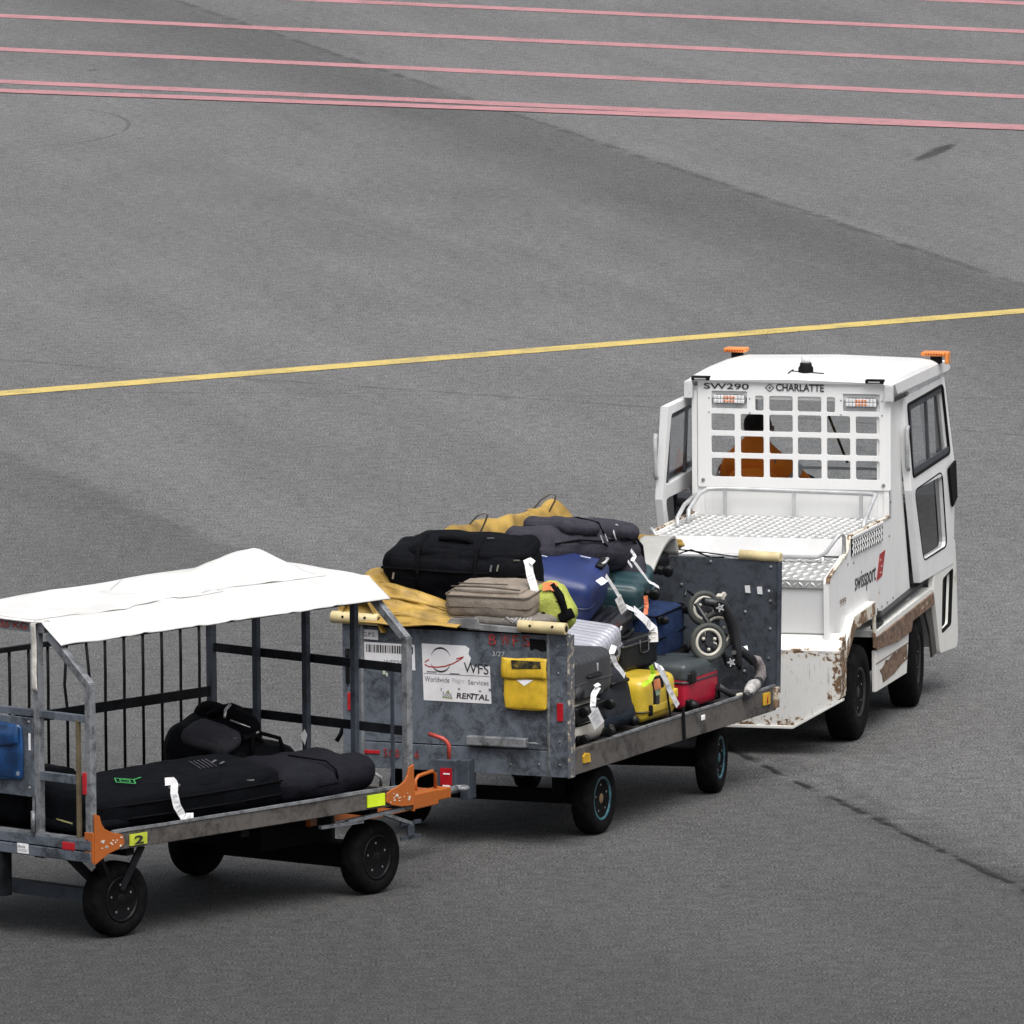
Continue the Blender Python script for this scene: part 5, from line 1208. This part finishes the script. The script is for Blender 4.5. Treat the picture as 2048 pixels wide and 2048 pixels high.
for x, z in ((-.02, .085), (.03, .095)): m.bar((x, -.228, z), (x + .012, -.245, z - .045), .012, .006)
m.tube([(.15, -.205, .14), (.135, -.225, .10), (.15, -.235, .06)], .006, 6); m.tube([(.15, -.20, .145), (.20, -.20, .15), (.22, -.20, .14)], .009, 6); m.build('zip_pulls', simple('zip_pull_grey', (.48, .48, .50), .35, .3), b1)
m = MB(); m.box(-.20, -.18, -.08, -.066, .172, .180); m.build('pale_badge', PAPER, b1)
m = MB(); m.tube([(.50, -.14, .08), (.54, -.17, .03), (.55, -.18, -.05), (.54, -.18, -.15)], [.018, .016, .016, .012], 8); m.build('shoulder_strap', SEAMM, b1)

bk = fabric('black_nylon', (.0024, .0028, .0045), .3, .7)
b2 = softbag('holdall', 'big black wheeled holdall lying along the rear end panel, on the ochre tarpaulin', 'holdall', B, (.46, .84, 1.435), (.08, -1, -.02), (-.22, 0, 1), (.84, .36, .34), bk, .07, .02, .012, 0)
m = MB(); m.rbox((.70, .30, .10), .05, .02, .015, 6, 10, c=(.06, .02, .16)); m.build('top_pocket', bk, b2)
m = MB()
for x in (-.20, .14): m.tube([(x, -.195, -.06), (x, -.20, .10), (x, -.15, .195), (x, 0, .225)], .012, 6)
m.tube([(-.10, -.05, .205), (-.10, -.06, .235), (-.02, -.07, .245), (.06, -.06, .235), (.08, -.05, .205)], .018, 8); m.tube([(-.42, -.17, .085), (0, -.205, .09), (.42, -.17, .085)], .008, 6); m.build('carry_straps', SEAMM, b2)
m = MB(); m.tube([(-.42, -.17, -.16), (0, -.185, -.165), (.42, -.17, -.16)], .008, 6); m.rbox((.03, .10, .10), .02, nint=2, c=(.425, -.08, -.09)); m.build('bumper_trim', PLAST, b2)
m = MB(); m.bar((.24, -.19, .14), (.235, -.20, .105), .010, .006); m.bar((.28, -.19, .145), (.272, -.20, .11), .008, .006); m.bar((-.34, -.19, .065), (-.345, -.20, .03), .012, .006); m.bar((.16, -.02, .235), (.20, -.01, .235), .006, .004); m.bar((.36, -.16, .165), (.39, -.14, .16), .006, .006); m.build('zip_pulls', CHROME, b2)

be = fabric('beige_canvas', (.235, .20, .165), .18, .85, 160)
b3 = suitcase('suitcase', 'beige fabric suitcase lying flat on the rear panel edge in front of the black holdall', B, (.20, .51, 1.345), OUT, (-.14, -.06, 1), (.50, .34, .14), be, r=.035, bulge=.012, wr=.006, soft=True, wheels=False, handle=False, piping=fabric('beige_piping', (.13, .11, .09)), seam=fabric('beige_seam', (.12, .10, .08)), group='soft bags on the laden cart')
m = MB(); m.rbox((.40, .26, .035), .016, .01, .006, 9, 8, c=(-.01, .0, .076)); fp_ = m.build('front_pocket', be, b3)
m = MB(); m.tube([(-.22, -.14, .105), (0, -.15, .112), (.20, -.145, .10)], .005, 6); m.tube([(-.20, -.08, .108), (.1, -.09, .114)], .004, 6); m.build('pocket_zip', fabric('beige_zip', (.10, .085, .07)), fp_)
b3b = bag('suitcase', 'flat grey-beige bag with loose cords squashed under the beige suitcase', 'bag', B, (.20, .42, 1.245), OUT, (0, 0, 1), 'soft bags on the laden cart')
m = MB(); m.rbox((.52, .34, .07), .03, .01, .014, 7, 10, seed=4.0); m.build('fabric_body', fabric('grey_beige', (.17, .155, .14)), b3b)
m = MB()
for k in range(5): m.tube([(.02 + .02 * k, -.17, .02), (.04 + .025 * k, -.185, .03 - .006 * k), (.08 + .02 * k, -.19, .0), (.10 + .022 * k, -.18, .03)], .003, 5)
m.build('cords', simple('cord_white', (.45, .45, .46), .7), b3b)
lm_ = fabric('lime_canvas', (.36, .40, .085), .12, .75, 120)
b4 = softbag('rucksack', 'lime yellow rucksack with black straps squeezed behind the right end of the rear panel', 'rucksack', B, (.28, .22, 1.305), (0, -.45, -.9), (-1, -.2, .1), (.24, .21, .18), lm_, .06, .02, .014)
m = MB(); m.tube([(-.11, .07, .09), (-.03, .085, .10), (.05, .075, .10), (.11, .04, .07)], [.02, .024, .02, .014], 8); m.build('shoulder_strap', SEAMM, b4)
m = MB(); m.tube([(-.08, -.10, .07), (-.02, -.105, .09), (.04, -.09, .095), (.07, -.07, .095)], [.015, .022, .02, .012], 8); m.rbox((.09, .05, .03), .012, nint=2, c=(.05, -.055, .10)); m.rbox((.06, .09, .03), .012, nint=2, c=(.08, .07, .095)); m.build('shoulder_strap', SEAMM, b4)
m = MB(); m.tube([(-.11, -.09, .09), (-.04, -.03, .102), (.0, .09, .10)], .005, 6); m.build('cord', SEAMM, b4)

m = MB(); m.rbox((.05, .07, .03), .015, nint=3, c=(.13, -.12, .03)); m.build('buckle', PLAST, b4)
# filler bags that close the pile behind and below
def filler(label, c, ax, dims, mat, nm='suitcase', cat='suitcase', P=B, grp='half-hidden dark bags inside the pile'):
    r_ = bag(nm, label, cat, P, c, ax, (0, 0, 1), grp); m = MB(); m.rbox(dims, .05, .01, .008, 5, 8, seed=random.random() * 9); m.build('fabric_body', mat, r_)
    m = MB(); m.tube([(dims[0] / 2, -.08, 0), (dims[0] / 2 + .03, -.06, 0), (dims[0] / 2 + .03, .06, 0), (dims[0] / 2, .08, 0)], .009, 6); m.build('carry_handle', SEAMM, r_)
filler('black bag filling the gap under the silver case', (.95, .95, .72), OUT, (.75, .62, .38), bk)
filler('dark suitcase low inside the pile behind the yellow case', (1.75, .98, .70), OUT, (.60, .80, .36), dk)
filler('dark suitcase low inside the pile behind the crimson case', (2.5, .98, .72), OUT, (.62, .62, .40), bk)
filler('black bag under the holdall just inside the rear panel', (.46, .85, 1.08), OUT, (.80, .60, .34), bk)
filler('charcoal bag under the rucksack by the far side of the cart', (1.65, 1.08, 1.10), (1, 0, 0), (1.1, .38, .40), dk)
filler('dark bag beneath the grey moulded shell by the front panel', (2.62, 1.0, 1.09), (1, 0, 0), (.50, .50, .30), bk)
filler('black bag lying low at the rear corner behind the cream case', (.40, 1.0, .72), OUT, (.62, .62, .38), dk)
b1.matrix_world = b1.matrix_world @ Matrix.Diagonal((.84, .95, .95, 1)); b1.location += Vector((-.03, -.04, 0))
bpy.context.view_layer.update()
# ---- airline tags and straps
wtag(s1, [(.44, .02, .85), (.377, .02, .813), (.369, .02, .753), (.403, .02, .69)], .032); wtag(s1, [(.35, .012, .725), (.43, .008, .635)], .075); wtag(s1, [(.46, .02, .865), (.40, .02, .86)], .022)
wtag(s3, [(1.316, .05, .864), (1.394, .05, .834), (1.435, .05, .784), (1.533, .05, .681), (1.632, .05, .592)], .033); wtag(s3, [(1.326, .045, .86), (1.403, .045, .797), (1.48, .045, .733)], .028)
LST = simple('lime_strap', (.42, .66, .02), .5); wtag(s3, [(1.275, .06, .865), (1.31, .06, .816), (1.26, .06, .783), (1.147, .06, .766)], .026, LST, 'lime_strap'); wtag(s3, [(1.331, .05, .732), (1.351, .05, .690)], .022, simple('mint_tag', (.45, .62, .42), .5), 'strap_end')
wtag(s3, [(1.305, .04, .785), (1.326, .04, .727)], .038, simple('orange_tag_paper', (.85, .30, .13), .6), 'orange_tag')
wtag(s6, [(.896, .12, 1.022), (.86, .12, .979), (.929, .12, .908), (1.047, .12, .832)], .032)
wtag(s10, [(1.489, .3, 1.163), (1.623, .3, 1.121)], .030); wtag(s10, [(1.60, .3, 1.13), (1.764, .3, 1.05), (1.863, .3, .99), (1.869, .3, .915)], .055)
wtag(s9, [(1.806, .32, 1.185), (1.819, .32, 1.131), (1.804, .32, 1.079)], .024, simple('coral_tag_paper', (.85, .24, .11), .6), 'coral_tag')
wtag(s11, [(1.433, .4, 1.341), (1.545, .4, 1.257), (1.621, .4, 1.199)], .022); wtag(s11, [(1.35, .41, 1.307), (1.442, .41, 1.319)], .042); wtag(s11, [(1.588, .395, 1.20), (1.676, .395, 1.105)], .048)
wtag(b1, [(1.939, .45, 1.362), (2.037, .45, 1.299), (2.158, .45, 1.22), (2.301, .45, 1.171)], .020); wtag(b1, [(1.904, .45, 1.429), (1.96, .45, 1.388), (1.917, .45, 1.365)], .022); wtag(b1, [(1.86, .45, 1.37), (1.92, .45, 1.33)], .018)
wtag(b2, [(.17, .318, 1.572), (.17, .307, 1.50), (.17, .283, 1.426), (.17, .263, 1.321)], .044); wtag(b2, [(.175, .345, 1.56), (.175, .309, 1.578), (.175, .286, 1.562)], .030)
wtag(b4, [(.19, .24, 1.43), (.19, .19, 1.438), (.195, .16, 1.43)], .050, simple('orange_label', (.82, .25, .08), .6), 'orange_tag')
# ---- folded pushchair by the front panel
STB = simple('pushchair_frame_black', (.016, .017, .020), .45); IV = simple('ivory_wheel_rim', (.50, .48, .42), .4, 0, .05); TY = simple('pushchair_tyre', (.05, .055, .05), .7)
FOAM = fabric('grey_foam_grip', (.19, .17, .175), .3, .9, 60)
st = bag('pushchair', 'folded black pushchair with ivory-rimmed wheels and foam grips, in front of the front panel', 'pushchair', B, (2.60, .20, .54), (1, 0, 0), (0, 0, 1))
IVB = st.matrix_world.inverted() @ B
def L_(p): return IVB @ Vector(p)
VN = Vector((-.70, -.70, .10)).normalized()    # the wheels' axles point to the cart's rear right corner
def pwheel(c, r, nrm=VN, full=True):
    nrm = Vector(nrm).normalized(); u = nrm.cross(Vector((0, 0, 1))).normalized(); v = nrm.cross(u); c = L_(c)
    ring = [c + (u * cos(a) + v * sin(a)) * r for a in [2 * pi * k / 36 for k in range(36)]]
    m = MB(); m.tube(ring, .017, 10, True); wq = m.build('wheel', TY, st)
    ring2 = [c + nrm * .006 + (u * cos(a) + v * sin(a)) * (r - .022) for a in [2 * pi * k / 36 for k in range(36)]]
    m = MB(); m.tube(ring2, .010, 8, True); m.build('wheel_rim', IV, wq)
    m = MB()
    for k in range(3):
        a = 2 * pi * k / 3 + .5; m.bar(c, c + (u * cos(a) + v * sin(a)) * (r - .025), .022, .012, nrm)
    m.tube([c - nrm * .02, c + nrm * .02], .024, 14); m.build('wheel_spokes', STB, wq)
    m = MB()
    for k in range(3):
        a = 2 * pi * k / 3 + 1.5; q = c + nrm * .012 + (u * cos(a) + v * sin(a)) * r * .42; m.rbox((.02, .02, .02), .009, nint=2, c=q)
    m.build('spoke_caps', IV, wq)
pwheel((2.235, .12, .877), .095); pwheel((2.56, .20, .90), .098); pwheel((2.53, .27, 1.03), .085)
m = MB(); P_ = [(2.40, .22, 1.09), (2.50, .14, 1.06), (2.58, .12, .95), (2.60, .10, .82), (2.58, .08, .70)]; m.tube([L_(p) for p in P_], [.022, .032, .034, .028, .02], 8)
m.tube([L_(p) for p in [(2.56, .10, .78), (2.70, .14, .72), (2.78, .16, .66)]], .014, 8); m.tube([L_(p) for p in [(2.36, .25, 1.08), (2.40, .14, .90), (2.47, .10, .72)]], .014, 8); m.tube([L_(p) for p in [(2.40, .28, 1.12), (2.34, .3, 1.16), (2.28, .28, 1.13)]], .008, 6)
m.build('frame', STB, st)
m = MB(); m.bar(L_((2.50, .16, 1.115)), L_((2.52, .16, 1.075)), .035, .03); m.bar(L_((2.52, .16, 1.09)), L_((2.55, .15, 1.12)), .02, .02); m.build('hub_fitting', IV, st)
for c_ in ((2.40, .12, 1.055), (2.44, .07, .74)):
    c = L_(c_); u = VN.cross(Vector((0, 0, 1))).normalized(); v = VN.cross(u)
    m = MB(); m.tube([c - VN * .015, c + VN * .01], .034, 16); cw = m.build('small_wheel', PLAST, st)
    m = MB(); m.tube([c + VN * .010, c + VN * .014], .014, 10)
    for k in range(5): a = 2 * pi * k / 5; m.bar(c + VN * .012, c + VN * .012 + (u * cos(a) + v * sin(a)) * .025, .007, .004, VN)
    m.build('small_wheel_disc', simple('grey_disc', (.42, .43, .45), .4), cw)
m = MB(); m.tube([L_(p) for p in [(2.62, .10, .80), (2.68, .09, .765), (2.74, .085, .735), (2.80, .08, .70)]], [.024, .026, .026, .026], 12); m.build('bumper_sleeve', STB, st)
m = MB(); m.tube([L_(p) for p in [(2.79, .08, .715), (2.84, .075, .70), (2.87, .07, .66), (2.86, .06, .61), (2.80, .05, .585)]], [.024, .030, .033, .033, .028], 14); m.build('foam_grip', FOAM, st)
m = MB(); m.tube([L_(p) for p in [(2.81, .05, .59), (2.73, .03, .572), (2.66, .02, .575)]], [.026, .03, .028], 12); m.build('grip_joint', STB, st)
m = MB(); m.tube([L_(p) for p in [(2.69, .02, .585), (2.62, .01, .585), (2.55, .0, .57), (2.49, -.01, .56)]], [.032, .036, .033, .020], 14); m.build('foam_grip', simple('pale_grip', (.42, .41, .40), .7, 0, .2, 25), st)
m = MB(); m.tube([L_(p) for p in [(2.55, -.005, .575), (2.50, -.012, .548), (2.44, -.015, .545)]], .022, 10); m.tube([L_(p) for p in [(2.55, .06, .545), (2.40, .05, .56), (2.30, .09, .62)]], .02, 8); m.build('leg_end', STB, st)
m = MB(); m.rbox((.07, .02, .02), .008, nint=2, c=L_((2.40, .0, .562))); m.build('white_clip', IV, st)
m = MB(); m.tube([L_(p) for p in [(2.70, .09, .80), (2.70, .08, .75)]], .014, 8); m.build('white_pin', PAPER, st)
# ---- grey moulded shell
gs = bag('moulded_shell', 'pale grey curved plastic shell standing up beside the front panel', 'plastic shell', B, (2.62, .66, 1.18), (1, 0, 0), (0, 0, 1))
def shellf(u, v):
    k = u; x = -.12 + .34 * k; z = .045 + .165 * sin(min(1, k * 1.12) * pi / 2 * 1.15); ax2 = Vector((.30, -.95, .0)).normalized()
    if k > .82: z -= .10 * ((k - .82) / .18) ** 1.6; x -= .02 * (k - .82) / .18
    return Vector((x, -.02 * k, z)) + ax2 * (v - .5) * .17
m = MB(); m.sheet(shellf, 26, 10, .014); m.build('shell', simple('pale_grey_plastic', (.36, .36, .34), .38, 0, .06, coat=.2), gs)
m = MB(); m.rbox((.26, .13, .13), .05, nint=4, c=(.08, .0, .075)); m.build('black_lining', PLAST, gs)
# ---- ochre tarpaulin bunched along the far side and over the rear panel
tp = bag('tarpaulin', 'ochre yellow tarpaulin with wire hoops, bunched along the far side of the laden cart', 'tarpaulin', B, (0, 0, 0), (1, 0, 0), (0, 0, 1))
def prof_top(x):
    K = [(-.05, 1.38), (.15, 1.46), (.45, 1.47), (.9, 1.53), (1.35, 1.595), (1.9, 1.58), (2.4, 1.575), (2.66, 1.595), (2.86, 1.50), (3.1, 1.36)]
    for (a, za), (b, zb) in zip(K, K[1:]):
        if x <= b: k = max(0, (x - a) / (b - a)); k = k * k * (3 - 2 * k); return za + (zb - za) * k
    return K[-1][1]
def tarp1(u, v):
    x = -.05 + 3.1 * u; zt = prof_top(x)
    n1 = mnoise.noise(Vector((x * 2.6, v * 2.0, 1))); n2 = mnoise.noise(Vector((x * 7, v * 3, 5)))
    if v < .5: k = v * 2; y = 1.10 + .18 * k; z = 1.16 + (zt - 1.16) * sin(k * pi / 2)
    else: k = (v - .5) * 2; y = 1.28 + .09 * sin(k * pi / 2) + .02 * k; z = zt - (zt - 1.2) * (1 - cos(k * pi / 2))
    return (x, y + .05 * n1 + .02 * n2 + .018 * sin(x * 16 + n1 * 5), z + .022 * n2)
m = MB(); m.sheet(tarp1, 120, 30, .004); m.build('side_folds', TARPY, tp)
def tarp2(u, v):
    y = 1.36 - .72 * u; n1 = mnoise.noise(Vector((u * 3, v * 6, 2))); fold = sin(v * 15 + u * 2.5 + n1 * 2.2) * (.020 - .006 * u) + .010 * mnoise.noise(Vector((u * 9, v * 14, 5)))
    zt = 1.45 - .10 * u - .085 * u * u; zb = 1.215
    z = zb + (zt - zb) * (1 - v) + .018 * n1 * sin(u * pi); x = .17 - .22 * v ** 1.3 + fold - .02
    return (x, y, z)
m = MB(); m.sheet(tarp2, 60, 60, .005); m.build('rear_folds', TARPY, tp)
def tarp3(u, v):
    y = 1.42 - .86 * u; r_ = .034 * (1 - .55 * u) ; a = 2 * pi * v; n1 = mnoise.noise(Vector((u * 5, cos(a) * 1.5, sin(a) * 1.5)))
    z = 1.262 - .005 * u; return (.075 + r_ * 1.3 * cos(a) * (1 + .5 * n1), y, z + r_ * sin(a) * (1 + .6 * n1))
m = MB(); m.sheet(tarp3, 50, 20); m.build('rolled_hem', TARPY, tp)
def tarp4(u, v):
    x = 2.30 + 1.0 * u; a = 2 * pi * v; r_ = .06 * (1 - .45 * u); n1 = mnoise.noise(Vector((u * 5, cos(a) * 1.5, sin(a) * 1.5)))
    return (x, 1.06 - .30 * u + r_ * cos(a) * (1.2 + .7 * n1), 1.405 - .11 * u + r_ * .9 * sin(a) * (1 + .8 * n1))
m = MB(); m.sheet(tarp4, 40, 24); m.build('front_folds', TARPY, tp)
for hp in ([(1.5, 1.325, 1.45), (1.5, 1.308, 1.527), (1.5, 1.27, 1.586), (1.5, 1.22, 1.638), (1.51, 1.185, 1.655), (1.52, 1.163, 1.645), (1.53, 1.187, 1.597), (1.54, 1.229, 1.519), (1.54, 1.25, 1.47)],
           [(2.5, 1.38, 1.45), (2.5, 1.36, 1.493), (2.5, 1.322, 1.553), (2.5, 1.271, 1.613), (2.51, 1.212, 1.652), (2.52, 1.185, 1.646), (2.53, 1.195, 1.608), (2.54, 1.233, 1.549), (2.55, 1.265, 1.49)],
           [(.75, 1.32, 1.52), (.75, 1.294, 1.583), (.75, 1.264, 1.609), (.76, 1.239, 1.622), (.77, 1.215, 1.61), (.77, 1.20, 1.55)]):
    m = MB(); m.tube(hp, .0055, 8); m.build('wire_hoop', simple('hoop_wire', (.16, .15, .14), .4, .6), tp)
# ---- bags on the canopy cart
GRC = 'black bags on the canopy cart'
k1 = bag('ski_bag', 'long padded black sports bag with a green logo lying along the deck', 'sports bag', C, (.85, .37, .675), (1, 0, 0), (0, -.10, 1), GRC)
m = MB(); m.rbox((1.50, .50, .225), .07, .018, .016, 4, 18, seed=3.0); m.build('fabric_body', bk, k1)
m = MB(); m.rbox((.72, .46, .16), .05, .012, .012, 5, 12, c=(.38, -.005, .035)); m.build('padded_section', bk, k1)
m = MB()
for z in (-.03, .045): m.tube([(-.72, -.25, z), (-.2, -.272, z), (.3, -.272, z), (.72, -.25, z)], .006, 6)
m.tube([(.74, -.22, .02), (.765, 0, .02), (.74, .22, .02)], .006, 6); m.build('zip', SEAMM, k1)
m = MB(); c = Vector((-.36, -.12, .138))
for r_, wd in ((.055, .007), (.028, .006)):
    pts = [c + Vector((r_ * 1.2 * cos(a), r_ * sin(a) * 1.4, 0)) for a in (0, pi / 2, pi, 3 * pi / 2)]
    for p, q in zip(pts, pts[1:] + pts[:1]): m.bar(p, q, wd, .002)
m.bar(c + Vector((.07, 0, 0)), c + Vector((.14, .02, 0)), .007, .002); m.build('green_logo', simple('logo_green', (.05, .36, .10), .6), k1)
m = MB(); c = Vector((.30, -.02, .135))
for k in range(5): m.bar(c + Vector((-.06 + .03 * k, -.08, 0)), c + Vector((.02 + .03 * k, .08, 0)), .003, .002)
m.bar(c + Vector((.12, -.05, 0)), c + Vector((.18, -.02, 0)), .012, .002); m.bar(c + Vector((.11, .0, 0)), c + Vector((.17, .03, 0)), .012, .002); m.build('grey_print', simple('print_grey', (.14, .14, .16), .6), k1)
m = MB(); m.bar((-.14, -.235, .095), (-.06, -.235, .105), .012, .010); m.bar((.44, -.245, .075), (.50, -.245, .072), .010, .008); m.bar((-.60, -.255, -.08), (-.595, -.262, -.11), .012, .006); m.build('zip_pulls', CHROME, k1)
inv = k1.matrix_world.inverted() @ C
ltag(k1, [inv @ Vector(p) for p in [(.60, .05, .80), (.645, .035, .80), (.652, .03, .78), (.648, .03, .736), (.669, .03, .665), (.718, .03, .60), (.794, .03, .594)]], .042, ax_=(inv.to_3x3() @ Vector((.5, .85, -.1))))
k2 = bag('soft_bag', 'plump plain black soft bag at the front right corner of the canopy cart', 'soft bag', C, (1.98, .37, .65), (1, .0, 0), (0, -.05, 1), GRC)
m = MB(); m.rbox((.74, .48, .20), .09, .02, .025, 4, 16, seed=8.0); m.build('fabric_body', fabric('blue_black_nylon', (.006, .006, .011), .3, .8), k2)
m = MB(); m.tube([(.02, -.255, .02), (.01, -.25, .07), (-.02, -.2, .115), (-.1, 0, .125)], .006, 6); m.tube([(-.33, -.22, -.02), (0, -.258, 0), (.33, -.21, -.03)], .006, 6); m.build('zip', SEAMM, k2)
m = MB(); m.tube([(.35, -.18, .02), (.40, -.22, -.02), (.42, -.2, -.07)], .01, 6); m.build('grip_strap', simple('grey_strap', (.25, .25, .25), .6), k2)
k3 = bag('backpack', 'black backpack propped against the far bars with its straps and a metal clip on top', 'backpack', C, (2.02, 1.06, .76), (.88, .15, .24), (-.45, -.35, 1), GRC)
m = MB(); m.rbox((.50, .40, .27), .10, .02, .022, 5, 14, seed=11.0); m.build('fabric_body', bk, k3)
m = MB(); m.rbox((.22, .28, .10), .045, .015, .012, 6, 8, c=(-.14, -.07, .12)); m.build('front_pocket', fabric('grey_black', (.035, .035, .042)), k3)
m = MB(); m.rbox((.15, .38, .31), .06, .02, .02, 6, 8, c=(.10, -.03, .02)); m.build('side_pocket', SEAMM, k3)
m = MB(); m.tube([(-.26, -.1, .05), (-.30, -.18, -.05), (-.26, -.22, -.12)], .012, 6); m.build('shoulder_strap', bk, k3)
m = MB(); m.tube([(.02, .05, .15), (.05, .0, .195), (.12, -.03, .19), (.18, -.05, .15)], .022, 8); m.build('grab_loop', bk, k3)
m = MB(); m.tube([(-.05, -.21, .12), (.06, -.22, .10), (.14, -.22, .02)], .02, 6); m.build('shoulder_strap', bk, k3)
m = MB(); m.tube([(-.01, -.07, .185), (.03, -.05, .215), (.09, -.04, .218)], .009, 6); m.tube([(.0, -.10, .18), (.06, -.19, .14), (.09, -.22, .10)], .005, 6); m.rbox((.03, .02, .03), .006, nint=2, c=(.085, -.22, .10)); m.bar((-.12, -.20, .15), (-.09, -.205, .145), .010, .006); m.build('metal_clip', CHROME, k3)
k4 = bag('duffel', 'black duffel slumped behind the long sports bag beside the backpack', 'duffel bag', C, (2.18, .95, .655), (1, -.3, -.12), (0, 0, 1), GRC)
m = MB(); m.rbox((.50, .36, .22), .09, .02, .02, 5, 12, seed=14.0); m.build('fabric_body', bk, k4)
m = MB(); m.tube([(-.1, -.2, .05), (-.08, -.16, .15), (.0, -.1, .17), (.1, -.14, .15), (.12, -.2, .05)], .012, 6); m.build('carry_straps', SEAMM, k4)
k5 = bag('duffel', 'black bag lying crosswise behind the blue pouch of the canopy cart', 'duffel bag', C, (.32, .98, .70), (0, 1, 0), (0, 0, 1), GRC)
m = MB(); m.rbox((.80, .44, .28), .08, .02, .014, 5, 12, seed=17.0); m.build('fabric_body', bk, k5)
m = MB(); m.tube([(-.2, .22, .02), (-.16, .23, .12), (.1, .23, .12), (.14, .22, .02)], .01, 6); m.rbox((.03, .03, .02), .008, nint=2, c=(-.36, .235, .03)); m.build('carry_straps', SEAMM, k5)
k6 = bag('duffel', 'small black bag at the rear right corner, behind the thin brass post', 'duffel bag', C, (.24, .33, .60), (0, 1, 0), (0, 0, 1), GRC)
m = MB(); m.rbox((.44, .34, .09), .04, .01, .01, 5, 8, seed=19.0); m.build('fabric_body', bk, k6)
m = MB(); m.tube([(-.12, .175, .02), (-.05, .18, .03), (.0, .175, .035)], .005, 6); m.build('zip_pull', simple('olive_pull', (.25, .24, .10), .5), k6)
bpy.context.view_layer.update()
